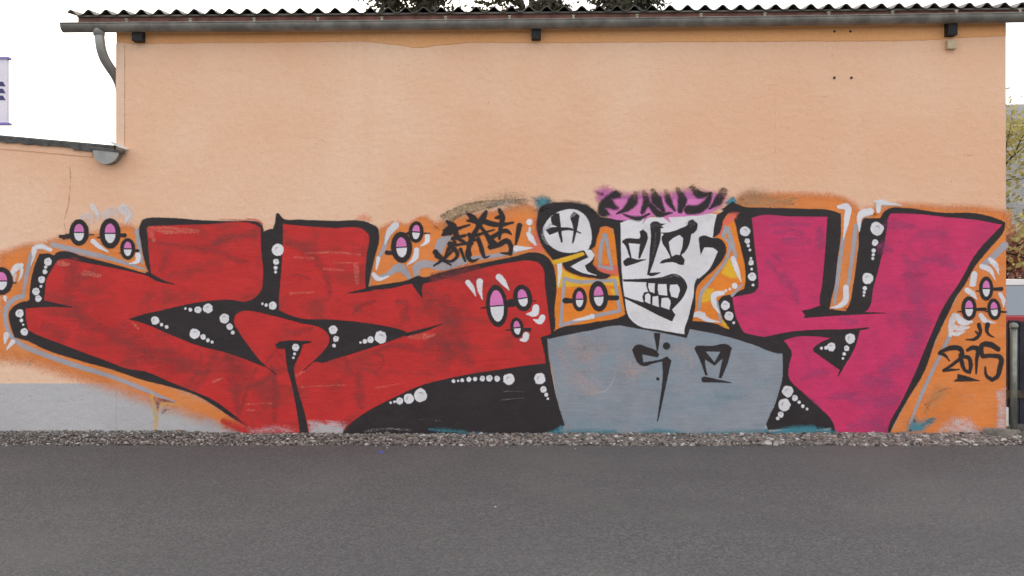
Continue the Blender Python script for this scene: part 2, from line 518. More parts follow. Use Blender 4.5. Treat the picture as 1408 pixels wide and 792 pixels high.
# ------------------------------------------------------------------ low annex on the left
anx = empty('low_annex', (X_L, 0, 0))
tag(anx, 'low peach plastered annex with dark bitumen roof edge joined to the taller building', 'building')
AX0 = -16.0
def an_top(px): return 193.0 + (206.5 - 193.0) * (px - 5) / 150.0
def an_z(x):
    px = 704 + x / CAM_D * FPX
    return W(0, an_top(px)).z
zl, zr = an_z(AX0), an_z(X_L)
v = [(AX0, 0, -0.05), (X_L, 0, -0.05), (X_L, DEPTH, -0.05), (AX0, DEPTH, -0.05), (AX0, 0, zl), (X_L, 0, zr), (X_L, DEPTH, zr), (AX0, DEPTH, zl)]
mesh_obj('wall', v, [(0, 1, 5, 4), (2, 3, 7, 6), (3, 0, 4, 7), (4, 5, 6, 7)], M_WALL, anx)
box('plinth', AX0, X_L - 0.001, -0.003, 0.05, -0.04, zp, M_PLINTH, anx)
def annex_roof():
    r = random.Random(11)
    n = 400
    xr = W(160, 0).x - 0.01
    vs_, fs = [], []
    drip = 0.0
    for i in range(n + 1):
        x = AX0 + (xr - AX0) * i / n
        z = an_z(x)
        drip = 0.75 * drip + r.uniform(-0.004, 0.006)
        lo = z - 0.012 - max(0, drip) * 1.3 - (0.02 if x > W(100, 0).x else 0)
        hi = z + 0.048
        vs_ += [(x, 0.0, lo), (x, -0.030, lo), (x, -0.034, hi - 0.015), (x, -0.02, hi), (x, DEPTH, hi + 0.02)]
    for i in range(n):
        for k in range(4):
            a = i * 5 + k
            fs.append((a, a + 1, a + 6, a + 5))
    a = n * 5
    fs.append((a, a + 1, a + 2, a + 3, a + 4))
    mesh_obj('roof_sheet', vs_, fs, M_BITUMEN, anx)
    # thin raised strip of render under the roof edge, with a line below it
    vs_, fs = [], []
    for i in range(n + 1):
        x = AX0 + (xr - 0.22 - AX0) * i / n
        z = an_z(x)
        b = z - 0.088 + r.uniform(-0.002, 0.002)
        vs_ += [(x, 0.003, b), (x, -0.006, b + 0.001), (x, -0.008, b + 0.006), (x, -0.006, z - 0.003)]
    for i in range(n):
        for k in range(3):
            a = i * 4 + k
            fs.append((a, a + 4, a + 5, a + 1))
    mesh_obj('eave_band', vs_, fs, M_WALL, anx)
annex_roof()
def valley_gutter():
    c = W(146, 206.5, -0.09)
    R = 0.125
    vs_, fs = [], []
    seg = 16
    for (y, r_) in ((-0.09, R), (0.0, R), (DEPTH, R)):
        for k in range(seg + 1):
            an = math.pi + math.pi * k / seg
            vs_.append((c.x + r_ * math.cos(an), y, c.z + 1.05 * r_ * math.sin(an)))
        for k in range(seg + 1):
            an = 2 * math.pi - math.pi * k / seg
            vs_.append((c.x + 0.95 * r_ * math.cos(an), y, c.z + 1.0 * r_ * math.sin(an)))
    m = 2 * (seg + 1)
    for i in range(2):
        for k in range(m):
            k2 = (k + 1) % m
            fs.append((i * m + k, i * m + k2, (i + 1) * m + k2, (i + 1) * m + k))
    g = mesh_obj('valley_gutter', vs_, fs, M_METAL, anx)
    # end cap, its left half bright zinc
    cap = [(c.x + R * 1.02 * math.cos(math.pi + math.pi * k / 24), c.z + 1.08 * R * math.sin(math.pi + math.pi * k / 24)) for k in range(25)]
    nv = len(cap)
    vv = [(x, -0.098, z) for x, z in cap] + [(x, -0.086, z) for x, z in cap]
    ff = [tuple(range(nv)), tuple(range(2 * nv - 1, nv - 1, -1))] + [(k, k + nv, (k + 1) % nv + nv, (k + 1) % nv) for k in range(nv)]
    mesh_obj('end_cap', vv, ff, M_PIPE, g)
    # rim fold and flashing against the tall wall
    p, q = W(124, 203.5, -0.1), W(168, 208.5, -0.1)
    vv = []
    for s in (p, q):
        for (y, h) in ((-0.105, -0.012), (-0.105, 0.012), (-0.03, 0.02), (-0.03, -0.012)): vv.append((s.x, y, s.z + h))
    mesh_obj('rim_fold', vv, [(0, 4, 5, 1), (1, 5, 6, 2), (2, 6, 7, 3), (3, 7, 4, 0), (0, 1, 2, 3), (4, 7, 6, 5)], M_BITUMEN, g)
    p, q = W(153, 196, -0.04), W(175, 205, -0.04)
    vv = []
    for s, w in ((p, 0.012), (p.lerp(q, 0.5), 0.014), (q, 0.007)):
        for (y, h) in ((-0.05, -w), (-0.05, w), (0.02, w), (0.02, -w)): vv.append((s.x, y, s.z + h))
    ff = [(0, 1, 2, 3), (8, 11, 10, 9)]
    for i in range(2):
        a = i * 4
        ff += [(a, a + 4, a + 5, a + 1), (a + 1, a + 5, a + 6, a + 2), (a + 2, a + 6, a + 7, a + 3), (a + 3, a + 7, a + 4, a)]
    mesh_obj('flashing', vv, ff, M_WHITE, anx)  # lit highlight on the lead painted as plain white
valley_gutter()
# ------------------------------------------------------------------ graffiti
TILE = {'A': (0, 260), 'B': (0, 370), 'C': (0, 470), 'D': (192, 270), 'E': (192, 390), 'F': (192, 470), 'G': (384, 270), 'H': (384, 390), 'I': (384, 470),
        'J': (576, 250), 'K': (576, 370), 'L': (576, 470), 'M': (768, 250), 'N': (768, 370), 'O': (768, 470), 'P': (960, 250), 'Q': (960, 370), 'R': (960, 470),
        'S': (1152, 250), 'U': (1152, 370), 'V': (1152, 470)}
TILE2 = {'a': (840, 280), 'b': (840, 370), 'c': (590, 260), 'd': (730, 260), 'e': (860, 460)}
def T(spec):
    """'A 10 20 30 40 B 5 6' -> points on the wall, measured in picture units of a survey sheet"""
    out, org, s, buf = [], (0, 0), 1.0, []
    for w in spec.replace(',', ' ').split():
        if w in TILE: org, s = TILE[w], 5.5
        elif w in TILE2: org, s = TILE2[w], 8.8
        elif w == '.': org, s = (0, 0), 1.0
        else:
            buf.append(float(w))
            if len(buf) == 2:
                out.append((org[0] + buf[0] / s, org[1] + buf[1] / s)); buf = []
    return out

def hermite(pts, closed, sub_len=3.0, corner=48.0):
    n = len(pts)
    P = [Vector(p) for p in pts]
    out = []
    def isc(i):
        if not closed and (i == 0 or i == n - 1): return True
        a = P[i] - P[i - 1]; b = P[(i + 1) % n] - P[i]
        if a.length < 1e-6 or b.length < 1e-6: return True
        return math.degrees(a.angle(b)) > corner
    def tan(i):
        a = (P[i] - P[i - 1]); b = (P[(i + 1) % n] - P[i])
        t = a.normalized() * b.length + b.normalized() * a.length
        return t.normalized() if t.length > 1e-9 else b.normalized()
    C = [isc(i) for i in range(n)]
    for i in range(n if closed else n - 1):
        j = (i + 1) % n
        p, q = P[i], P[j]
        d = (q - p); L = d.length
        if L < 1e-6: continue
        m0 = d if C[i] else tan(i) * L
        m1 = d if C[j] else tan(j) * L
        k = max(1, int(L / sub_len)) if (not C[i] or not C[j]) else 1
        k = min(k, 14)
        for s in range(k):
            t = s / k
            h00 = 2 * t ** 3 - 3 * t * t + 1; h10 = t ** 3 - 2 * t * t + t; h01 = -2 * t ** 3 + 3 * t * t; h11 = t ** 3 - t * t
            out.append((h00 * p + h10 * m0 + h01 * q + h11 * m1, (i + t)))
    if not closed: out.append((P[-1], n - 1))
    return out

Y0, DY = -0.0036, 0.0003
class Ink:
    def __init__(self, name, mat, layer, parent, label=None):
        self.name, self.mat, self.y, self.parent, self.label = name, mat, Y0 - DY * layer, parent, label
        self.v, self.f, self.a, self.k, self.cuts = [], [], [], 0, []
    def _depth(self):
        self.cuts.append((len(self.v), len(self.f)))
        y = self.y - 0.00003 * self.k
        self.k = (self.k + 1) % 8
        return y
    def _pt(self, p, y, alpha):
        w = W(p[0], p[1], 0.0)
        self.v.append((w.x, y, max(w.z, 0.002))); self.a.append(alpha)
    def poly(self, pts, feather=1.7, inner=0.5, smooth=True, alpha=1.0, sub=3.0, corner=48.0):
        if smooth: S = [p for p, _ in hermite(pts, True, sub, corner)]
        else: S = [Vector(p) for p in pts]
        if sum(S[i - 1].x * S[i].y - S[i].x * S[i - 1].y for i in range(len(S))) < 0: S.reverse()   # clockwise on the wall, outward = (dy,-dx)
        n = len(S); y = self._depth()
        O, I = [], []
        for i in range(n):
            a = (S[i] - S[i - 1]); b = (S[(i + 1) % n] - S[i])
            a = a.normalized() if a.length > 1e-6 else Vector((1, 0)); b = b.normalized() if b.length > 1e-6 else a
            na, nb = Vector((a.y, -a.x)), Vector((b.y, -b.x))
            m = na + nb
            if m.length < 0.2: m = na.copy()
            m.normalize()
            s = 1.0 / max(0.6, m.dot(na))
            O.append(S[i] + m * s * feather * (1 - inner)); I.append(S[i] - m * s * feather * inner)
        base = len(self.v)
        for p in I: self._pt(p, y, alpha)
        for i, p in enumerate(O): self._pt(p, y + 0.000004 + 0.00001 * ((i * 0.618) % 1.0), 0.0)
        for tri in tessellate_polygon([[Vector((p.x, p.y, 0)) for p in I]]):
            self.f.append(tuple(base + t for t in tri))
        for i in range(n):
            j = (i + 1) % n
            self.f.append((base + i, base + j, base + n + j, base + n + i))
        return self
    def stroke(self, pts, w, feather=1.5, alpha=1.0, alphas=None):
        if not isinstance(w, (list, tuple)): w = [w] * len(pts)
        if len(w) == 2 and len(pts) > 2: w = [w[0] + (w[1] - w[0]) * i / (len(pts) - 1) for i in range(len(pts))]
        S = hermite(pts, False, 2.0, 95.0)
        y = self._depth(); base = len(self.v); n = len(S)
        rows = []
        def lerp(arr, t):
            i = min(int(t), len(arr) - 2); return arr[i] + (arr[i + 1] - arr[i]) * (t - i)
        pos = [p for p, _ in S]
        dirs = []
        for i in range(n):
            d = pos[min(i + 1, n - 1)] - pos[max(i - 1, 0)]
            dirs.append(d.normalized() if d.length > 1e-6 else Vector((1, 0)))
        seq = []
        r0 = w[0] / 2; r1 = w[-1] / 2
        for (ang) in (88, 65, 40, 20):     # round start cap
            c, s_ = math.cos(math.radians(ang)), math.sin(math.radians(ang))
            seq.append((pos[0] - dirs[0] * r0 * s_, dirs[0], 2 * r0 * c, (alphas[0] if alphas else alpha)))
        for i in range(n):
            seq.append((pos[i], dirs[i], lerp(w, S[i][1]), lerp(alphas, S[i][1]) if alphas else alpha))
        for ang in (20, 40, 65, 88):
            c, s_ = math.cos(math.radians(ang)), math.sin(math.radians(ang))
            seq.append((pos[-1] + dirs[-1] * r1 * s_, dirs[-1], 2 * r1 * c, (alphas[-1] if alphas else alpha)))
        for si, (p, d, ww, al) in enumerate(seq):
            ys = y - 0.000015 * si / len(seq)
            nrm = Vector((-d.y, d.x))
            fe = min(feather, max(0.6, ww))
            o = ww / 2 + fe * 0.5; i_ = max(0.05, ww / 2 - fe * 0.5)
            for q, aa in ((-o, 0.0), (-i_, al), (i_, al), (o, 0.0)): self._pt(p + nrm * q, ys, aa)
        for i in range(len(seq) - 1):
            for k in range(3):
                a = base + i * 4 + k
                self.f.append((a, a + 1, a + 5, a + 4))
        return self
    def disc(self, x, y, rx, ry=None, feather=1.4, wob=0.0, alpha=1.0, rot=0.0, n=16):
        ry = ry or rx
        pts = []
        for k in range(n):
            an = 2 * math.pi * k / n
            r = 1 + (rnd.uniform(-wob, wob) if wob else 0)
            cx, cy = rx * r * math.cos(an), ry * r * math.sin(an)
            pts.append((x + cx * math.cos(rot) - cy * math.sin(rot), y + cx * math.sin(rot) + cy * math.cos(rot)))
        return self.poly(pts, feather, 0.5, True, alpha, 2.0, 95)
    def build(self, rest=None, group_empty=False):
        """one object per painted shape; returns the first (or the Empty that gathers the strokes)"""
        cuts = self.cuts + [(len(self.v), len(self.f))]
        first, parent = None, self.parent
        if group_empty:
            first = parent = empty(self.name, (0, 0, 0), self.parent)
            if self.label: first['label'] = self.label
        for k in range(len(cuts) - 1):
            (v0, f0), (v1, f1) = cuts[k], cuts[k + 1]
            name = 'brush_stroke' if group_empty else (self.name if (k == 0 or not rest) else rest)
            o = mesh_obj(name, self.v[v0:v1], [tuple(i - v0 for i in q) for q in self.f[f0:f1]], self.mat,
                         first if (rest and k) else parent)
            at = o.data.attributes.new('fade', 'FLOAT', 'POINT')
            at.data.foreach_set('value', self.a[v0:v1])
            if self.label and not group_empty and (k == 0 or not rest): o['label'] = self.label
            first = first or o
        return first

BLACK = paint('black', (43, 38, 40), (50, 44, 46), 0.5, 0.1, False)
RED = paint('red', (185, 44, 43), (134, 48, 45), 0.75, 0.10, True)
MAGENTA = paint('magenta', (194, 50, 98), (160, 48, 92), 0.55, 0.10, True)
WHITE = paint('white', (210, 208, 212), (196, 198, 206), 0.4, 0.05, False)
BODY = paint('blue_grey', (134, 139, 148), (120, 136, 148), 0.7, 0.12, True)
ORANGE = paint('orange', (212, 124, 62), (200, 132, 84), 0.5, 0.10, True, grain=0.5)
ORANGE_HOT = paint('deep_orange', (220, 126, 44), (206, 108, 36), 0.5, 0.1, True)
YELLOW = paint('yellow', (216, 168, 44), (206, 150, 48), 0.5, 0.1, False)
PINK = paint('pink', (204, 116, 176), (196, 108, 160), 0.5, 0.06, False)
KEY = paint('grey_line', (154, 150, 156), (164, 154, 160), 0.4, 0.08, False)
TEAL = paint('teal', (66, 128, 142), (76, 110, 120), 0.5, 0.1, True, grain=0.6)
OLIVE = paint('olive_haze', (128, 122, 96), (112, 112, 104), 0.6, 0.1, False, opacity=0.8, grain=0.9)
MAROON = paint('maroon_ghost', (130, 50, 50), (112, 54, 58), 0.5, 0.1, False, opacity=0.85, grain=0.8, patch=True)
PALE_GHOST = paint('pale_ghost', (212, 128, 110), None, 0, 0.1, False, opacity=0.45, grain=0.8, patch=True)
SALMON = paint('salmon_ghost', (196, 148, 124), (182, 150, 140), 0.5, 0.1, False, opacity=0.36, grain=0.8, patch=True)
CORAL = paint('coral', (214, 100, 84), (216, 122, 80), 0.6, 0.08, False, grain=0.5)
PURPLE_GHOST = paint('purple_ghost', (140, 62, 104), None, 0, 0.1, True, opacity=0.8, grain=0.8, patch=True)
DIRTY_WHITE = paint('worn_white', (190, 182, 186), None, 0, 0.1, True, opacity=0.95, grain=0.8, patch=True)
CRACK = paint('crack', (140, 102, 84), None, 0, 0.1, False, opacity=0.32)

mural = empty('graffiti_mural', (0, -0.0045, 0))
tag(mural, 'wide spray-painted graffiti mural of red and magenta letters around a grinning white face', 'graffiti')

# ---- soft background spray
bgp = Ink('background_spray', ORANGE, 0, mural, 'soft orange spray behind the letters')
bgp.poly(T('. 0 350 8 347 34 338 62 335 78 329 128 322 182 313 192 320 204 378 206 400 120 440 60 470 40 480 0 478'), 18, 0.5)
bgp.stroke(T('. -20 458 40 468 110 494 180 522 240 546 290 566 336 592'), [66, 58, 46, 40, 34, 28, 16], 34)
bgp.poly(T('. 508 400 514 350 523 314 545 306 560 309 573 301 586 298 596 308 601 330 620 340 640 368 560 392'), 11, 0.5)
bgp.poly(T('. 590 330 596 308 630 300 669 293 700 287 722 280 738 288 740 310 742 340 752 352 736 350 700 356 640 370 590 384'), 15, 0.5)
bgp.poly(T('. 1008 282 1022 270 1060 269 1110 270 1150 273 1170 281 1183 296 1190 304 1184 312 1176 400 1166 430 1138 430 1146 380 1152 300 1020 292'), 18, 0.4)
bgp.poly(T('. 1200 292 1240 287 1300 290 1345 291 1383.4 297 1383.4 312 1340 304 1240 298 1206 310'), 19, 0.25)
bgp.poly(T('. 1378 308 1383.5 312 1383.5 500 1383.5 588 1360 596 1290 596 1222 604 1246 552 1270 508 1303 430 1340 366'), 1.0, 1.0, smooth=False)
bgp.poly(T('. 742 330 760 300 820 300 1000 292 1014 320 1024 392 1004 456 860 446 761 462'), 3, 0.5)
bgp.build()
hz = Ink('spray_haze', OLIVE, 1, mural, 'olive and grey spray haze along the top edge')
hz.poly(T('c 150 420 260 280 420 210 600 160 760 120 960 60 1100 80 1200 150 1180 220 900 230 680 240 480 270 330 330'), 26, 0.45, alpha=0.6)
hz.poly(T('. 1022 286 1014 272 1030 262 1052 266 1072 272 1096 276 1078 284 1040 285'), 18, 0.4, alpha=0.6)
hz.poly(T('C 150 180 220 200 260 160 210 140'), 8, 0.5, alpha=0.3)
hz.poly(T('V 700 400 760 340 830 360 800 430 740 470 660 520 640 480'), 20, 0.4, alpha=0.55)
hz.build()
tz = Ink('teal_haze', TEAL, 2, mural, 'teal spray along the foot of the wall and beside the bird head')
tz.poly(T('J 880 130 960 120 1000 150 960 190 900 200'), 13, 0.4, alpha=0.85)
tz.poly(T('c 700 215 760 160 900 140 1040 145 1090 180 900 215'), 6, 0.5, alpha=0.35)
tz.poly(T('. 600 590 640 592 680 598 720 600 766 594 800 588 860 590 900 587 960 590 1000 588 1056 590 1056 604 600 604'), 5, 0.4)
tz.poly(T('V 520 640 570 560 620 600 700 580 740 590 680 640 640 690 520 700'), 13, 0.5, alpha=0.8)
tz.poly(T('R 1000 620 1060 640 1050 700 990 700'), 5, 0.5)
tz.poly(T('P 200 160 260 110 300 150 240 180'), 4, 0.5, alpha=0.9)
tz.build()
wz = Ink('coral_blush', CORAL, 1, mural)
wz.poly(T('. 736 300 741 320 752 342 742 348 726 344 734 325'), 5, 0.5, alpha=0.7)
wz.poly(T('G 560 190 590 140 640 120 700 150 710 200'), 7, 0.5, alpha=0.35)
wz.build()
key = Ink('grey_keyline', KEY, 3, mural, 'grey line following the letter outlines')
key.stroke(T('. 32 407 22 410 10 422 8 440 14 460 30 474 60 487 109 504 154 518 200 536 240 553'), [7, 7, 7, 6, 6, 7, 7, 7, 6, 6, 3])
key.stroke(T('A 400 420 600 470 870 535 1090 605'), [7, 8, 6, 3])
key.stroke(T('A 245 490 205 640 180 790'), [8, 6, 4])
key.stroke(T('A 1040 320 1050 400 1075 560'), [8, 7, 3])
key.stroke(T('G 820 290 780 420 740 480'), [7, 6, 4])
key.stroke(T('G 730 620 820 590 910 540 990 620'), [5, 6, 13, 5])
key.stroke(T('G 1040 600 1040 540 1120 510 1200 540 1408 500'), [7, 12, 10, 7, 5])
key.stroke(T('G 1200 420 1230 350 1290 310'), [12, 14, 6])
key.stroke(T('J 20 630 150 620 330 590 600 555 730 530'), [8, 7, 6, 6, 4])
key.stroke(T('P 1095 430 1070 600 1045 790 Q 1030 260'), [5, 6, 6, 4])
key.stroke(T('P 1190 330 1165 560 1130 790'), [6, 6, 5])
key.stroke(T('S 1262 480 1180 560 1090 640'), [10, 9, 8])
key.stroke(T('U 850 490 780 640 705 790 V 640 380 545 610'), [6, 5, 5, 5, 3])
key.build()

def bubbles(parent, layer, rows):
    for r in rows:
        ink = Ink('bubble', WHITE, layer, parent)
        sw = Ink('bubble_swirl', KEY, layer + 1, parent)
        tile, nums = r.split(' ', 1)
        nums = [float(x) for x in nums.split()]
        has = False
        for i in range(0, len(nums), 3):
            (x, y), = T('%s %f %f' % (tile, nums[i], nums[i + 1]))
            rad = nums[i + 2] / 5.5
            ink.disc(x, y, rad, rad * 1.03, 1.5, 0.08 if rad > 3 else 0.0)
            if rad > 3.6:
                has = True
                a0 = rnd.uniform(2.4, 4.2)
                pts = [(x + 0.42 * rad * math.cos(a0 + t), y + 0.42 * rad * math.sin(a0 + t)) for t in (0, 0.7, 1.5, 2.3)]
                sw.stroke(pts, [0.5, 0.9 + 0.12 * rad, 0.9 + 0.12 * rad, 0.5], 1.4, 0.75)
        ink.build()
        if has: sw.build()

# ---- red letters
red = Ink('graffiti_letter', RED, 6, mural, 'big red interlocking letters outlined in black')
red.poly(T('B 195 300 260 289 400 280 540 285 430 262 335 238 345 150 A 350 700 400 600 440 540 500 528 620 552 860 597 1145 662 1120 400 1112 290 D 70 230 200 222 500 212 880 218 915 236 930 300 1040 300 1085 208 '
           'G 150 222 400 240 650 262 668 280 660 450 650 640 655 712 850 695 1010 660 1080 660 1250 620 J 450 660 700 610 850 598 900 610 940 660 K 950 100 975 300 1000 490 920 515 955 700 '
           'L 955 162 800 180 600 210 300 260 0 335 I 850 430 650 535 530 625 490 665 . 476 590 440 586 420 598 398 604 352 602 F 850 655 800 620 700 540 550 435 400 370 250 310 0 215 C 1000 210 800 140 450 10 B 250 480 215 460 200 380'), 1.8)
red.stroke(T('F 640 600 740 650 860 680 1000 690'), [10, 20, 24, 12], 16, 0.75)
red.stroke(T('D 600 172 760 178 880 180 925 205'), [1, 2, 3, 4], 3, 0.55)
red_o = red.build('overspray')
out = Ink('outline', BLACK, 5, red_o)
out.poly(T('B 70 330 135 262 175 245 225 245 225 200 A 230 740 270 560 300 490 380 490 410 500 440 475 500 470 620 505 870 570 1130 645 1100 560 1070 420 1060 270 1085 228 D 60 165 200 162 500 182 700 187 860 187 905 195 930 222 938 270 '
           '975 250 1010 248 1025 200 1030 150 1060 145 1085 167 G 150 175 400 185 690 205 745 240 755 290 720 470 690 600 675 682 850 655 980 630 1020 610 1050 598 1085 610 1200 580 1408 530 J 450 620 700 570 880 535 960 560 1010 620 1035 720 '
           'K 1040 100 1025 300 1012 490 972 525 L 980 100 1000 220 1040 420 1075 540 1105 630 1065 645 1062 690 . 766 597 730 600 703 602 660 600 630 599 600 596 590 597 540 598 471 598 I 480 690 520 600 700 480 F 1300 500 900 600 F 810 645 700 575 560 480 420 400 250 345 0 280 C 850 210 600 140 350 60 B 200 540 110 515 75 400'), 2.2)
out.build()
sh = Ink('ghost_marking', MAROON, 7, red_o, 'faded darker marks of older paint in the red')
for spec, w in (('D 80 335 200 360 400 385 640 430', [5, 6, 9, 6]), ('D 210 400 180 520 160 560', [12, 8, 5]), ('D 560 360 650 320 860 310', [6, 10, 9]), ('D 640 430 760 490 820 495', [5, 7, 3]),
                ('G 60 355 200 410 310 520 370 640 385 740 H 390 60', [5, 8, 8, 6, 5, 3]), ('G 90 600 160 598 230 625', [2, 3, 2]), ('H 500 560 515 620 560 680', [4, 4, 2]),
                ('H 560 230 600 180 720 130', [3, 5, 3]), ('H 720 520 850 470 980 480 1100 520', [4, 6, 7, 3]), ('F 590 80 500 220 420 350', [5, 10, 6]), ('F 470 100 440 220 380 330', [4, 8, 5]),
                ('F 690 120 720 340 750 560', [5, 12, 4]), ('F 880 200 800 400 750 560', [3, 5, 4]), ('F 1000 180 1030 400 1020 600', [3, 8, 4]), ('F 860 330 960 280 1020 200', [4, 6, 3]),
                ('I 600 260 620 480', [10, 9]), ('I 720 60 790 140 720 240', [2, 3, 2]), ('A 560 560 540 680 520 790', [14, 13, 10]), ('B 560 20 520 180 560 300 700 420 850 470', [14, 14, 16, 14, 6]),
                ('H 900 140 960 160 930 260 990 270', [8, 7, 9, 4]), ('K 250 330 300 500 380 700', [16, 22, 14]), ('K 60 280 200 240', [8, 14]), ('K 50 600 150 560 240 640', [14, 20, 14]), ('E 1180 380 1300 340', [6, 4]),
                ('E 960 590 1040 500 1080 560', [3, 4, 3]), ('B 350 430 480 500', [12, 16]), ('B 900 520 1100 640', [30, 22]), ('J 110 740 300 700 430 670', [10, 16, 12]), ('K 40 180 200 330 260 460', [18, 20, 10]),
                ('F 60 80 250 150 400 160', [16, 24, 12]), ('E 700 570 760 660', [18, 24])):
    sh.stroke(T(spec), [1.25 * k for k in w], 1.2 * max(w), 0.85)
sh.build()
sh = Ink('pale_streak', PALE_GHOST, 8, red_o)
for spec, w in (('D 70 240 200 255 440 262', [4, 12, 5]), ('D 80 270 110 330', [9, 6]), ('G 200 430 400 425 620 440', [2, 4, 2]), ('G 120 460 260 470', [3, 3]), ('G 340 550 500 560', [3, 2]), ('G 580 520 590 650', [8, 6]),
                ('I 160 340 500 325', [2, 2]), ('I 720 350 900 320', [2, 2]), ('F 800 470 1000 465', [2, 2]), ('F 820 515 880 520', [3, 2]), ('H 980 400 1100 400 1180 385', [5, 9, 2]), ('H 120 700 190 660', [4, 3]),
                ('A 450 560 520 570', [8, 5]), ('B 640 30 760 50', [9, 5]), ('H 90 70 260 65', [3, 3]), ('F 560 300 630 270', [4, 3]), ('G 80 730 90 740', [3, 3]), ('B 1010 410 1050 450', [4, 3]), ('G 410 500 600 505', [2, 2])):
    sh.stroke(T(spec), w, 3, 0.9)
sh.build()
fadew = Ink('worn_foot', DIRTY_WHITE, 8, red_o, 'whitish worn paint at the foot of the wall')
fadew.poly(T('I 222 600 400 605 500 615 480 700 225 705'), 9, 0.5)
fadew.poly(T('F 820 660 1000 630 1190 650 1190 700 830 705'), 9, 0.5, alpha=0.5)
fadew.poly(T('F 480 560 560 580 640 640 600 690 480 680'), 7, 0.5, alpha=0.55)
fadew.poly(T('I 640 665 800 645 1000 655 1000 680 800 670 640 690'), 4, 0.5, alpha=0.3)
fadew.stroke(T('L 600 380 700 372 790 378'), 1.6, 1.6, 0.3).stroke(T('L 620 440 700 430 790 424'), 2, 1.6, 0.3).stroke(T('L 0 585 200 600'), 2, 2, 0.2)
fadew.build()
bl = Ink('black_wedge', BLACK, 9, red_o)
bl.poly(T('B 970 380 E 0 240 150 205 300 170 450 140 690 122 820 132 880 100 915 60 D 935 600 920 400 918 240 940 272 975 250 1010 248 1025 200 1085 200 1085 300 1072 560 1055 790 E 1055 200 1130 235 1220 262 '
           'H 360 270 620 292 800 320 960 365 985 380 850 430 600 515 400 575 320 598 285 590 180 660 270 575 350 490 380 430 375 390 345 355 150 295 E 1000 240 850 208 770 208 725 240 715 290 750 360 830 475 920 590 1040 688 960 635 900 612 800 572 650 520 450 470 200 370 0 290'), 1.7)
bl.stroke(T('H 960 385 1100 350 1230 305'), [5, 4.5, 1])
bl.stroke(T('A 1120 640 1200 685 1320 720'), [6, 5, 1])
bl.stroke(T('B 230 262 400 268 545 287'), [11, 6, 1])
bl.poly(T('E 1025 460 1060 440 1110 430 1210 430 1300 436 1302 444 1235 460 1225 500 1185 590 1162 650 F 1165 200 1190 330 1250 540 1280 692 1215 692 1185 500 1150 320 E 1120 650 1100 492 1040 492'), 1.7)
bl.stroke(T('G 690 700 620 715 520 732'), [6, 4, 1])
bl.poly(T('G 990 640 1060 610 1100 640 1080 690 1088 775 1050 730'), 1.6)
bl.stroke(T('D 1045 140 1060 170'), [5, 7], 3)
bl.build()
g = Ink('teal_streak', TEAL, 9.8, red_o)
for spec, w, al in (('. 590 590 610 592 640 594', [3, 7, 4], .6), ('. 630 597 660 599 690 601', [5, 7, 5], .8), ('. 690 602 720 601 750 598', [4, 6, 5], .75), ('. 752 597 764 594 772 588', [5, 8, 6], .8)):
    g.stroke(T(spec), w, 7, al)
g.build()
bubbles(red_o, 10, ['A 365 550 30 348 590 12 342 625 18 318 685 26 312 735 10 275 775 28', 'B 293 222 24', 'B 152 335 30 165 388 14 178 420 8 187 475 28',
                    'E 118 278 32 168 310 13 206 327 14', 'E 348 188 9 385 197 14 443 198 26 518 187 36', 'E 642 262 36 682 326 24 706 370 14', 'E 418 378 38 482 403 20 518 428 14 550 441 11',
                    'E 930 152 9 958 162 13 1008 167 30', 'E 1182 482 27 1173 530 11 1164 560 9', 'D 1045 405 44 1033 495 22 1030 540 15 1030 572 11', 'H 408 348 32 430 417 22 415 468 14',
                    'H 768 405 46 690 423 25 648 437 17 615 445 9', 'I 1068 402 50 980 430 38 910 447 27 873 453 10 843 460 10',
                    'L 262 297 14 296 295 9 328 290 14 378 284 18 425 281 16 480 277 20 533 275 24 592 278 22 680 283 42', 'L 915 278 42 942 360 24 963 400 15 975 430 9'])

# ---- grey torso of the figure, under the magenta letter and the face
fig = Ink('figure_torso', BODY, 6, mural, 'blue-grey torso of the grinning figure')
fig.poly(T('K 970 525 1100 488 N 0 500 200 455 480 415 740 465 960 505 990 450 1200 485 1408 540 Q 400 562 637 620 R 630 300 600 400 530 580 500 655 . 1050 601 990 603 860 602 774 602 772 592 777 584 L 1060 480 1010 220 985 100'), 1.7)
fig_o = fig.build()
g = Ink('ghost_marking', SALMON, 7, fig_o, 'faded salmon patches in the grey torso')
for spec, w in (('N 120 560 180 640 300 620', [24, 40, 24]), ('N 130 760 250 755 300 740', [5, 7, 3]), ('N 480 690 560 760 640 740', [20, 30, 12]), ('N 900 600 960 605', [14, 12]), ('N 960 680 1010 700 1000 740', [8, 10, 5]), ('O 20 90 110 240 260 370', [14, 26, 18])):
    g.stroke(T(spec), w, 1.0 * max(w), 0.8)
g.build()
g = Ink('teal_streak', TEAL, 7, fig_o)
for spec, w, al in (('O 100 400 300 470 520 480', [10, 16, 10], 0.22), ('O 830 380 900 390', [12, 10], 0.25), ('O 1200 410 1380 420', [8, 6], 0.3), ('O 0 690 200 692 420 685', [8, 12, 8], 0.75), ('O 620 690 760 682 920 690', [6, 9, 6], 0.7), ('O 1100 690 1300 690', [6, 9], 0.6),
                    ('O 60 600 300 620 600 600', [12, 18, 12], 0.2), ('R 60 690 300 685 480 670', [5, 9, 4], 0.55), ('O 500 260 640 220 760 200', [12, 20, 8], 0.18), ('R 200 420 380 400', [14, 10], 0.15)):
    g.stroke(T(spec), w, 1.0 * max(w), al)
g.build()
g = Ink('pale_streak', KEY, 8, fig_o)
g.stroke(T('O 290 385 350 370 410 300 435 210'), [2.4, 3, 2.4, 1.2], 2.2, 0.8).stroke(T('R 380 230 420 230'), 8, 8, 0.35)
g.build()
g = Ink('torso_marking', BLACK, 9, fig_o, 'black angular marks on the grey torso')
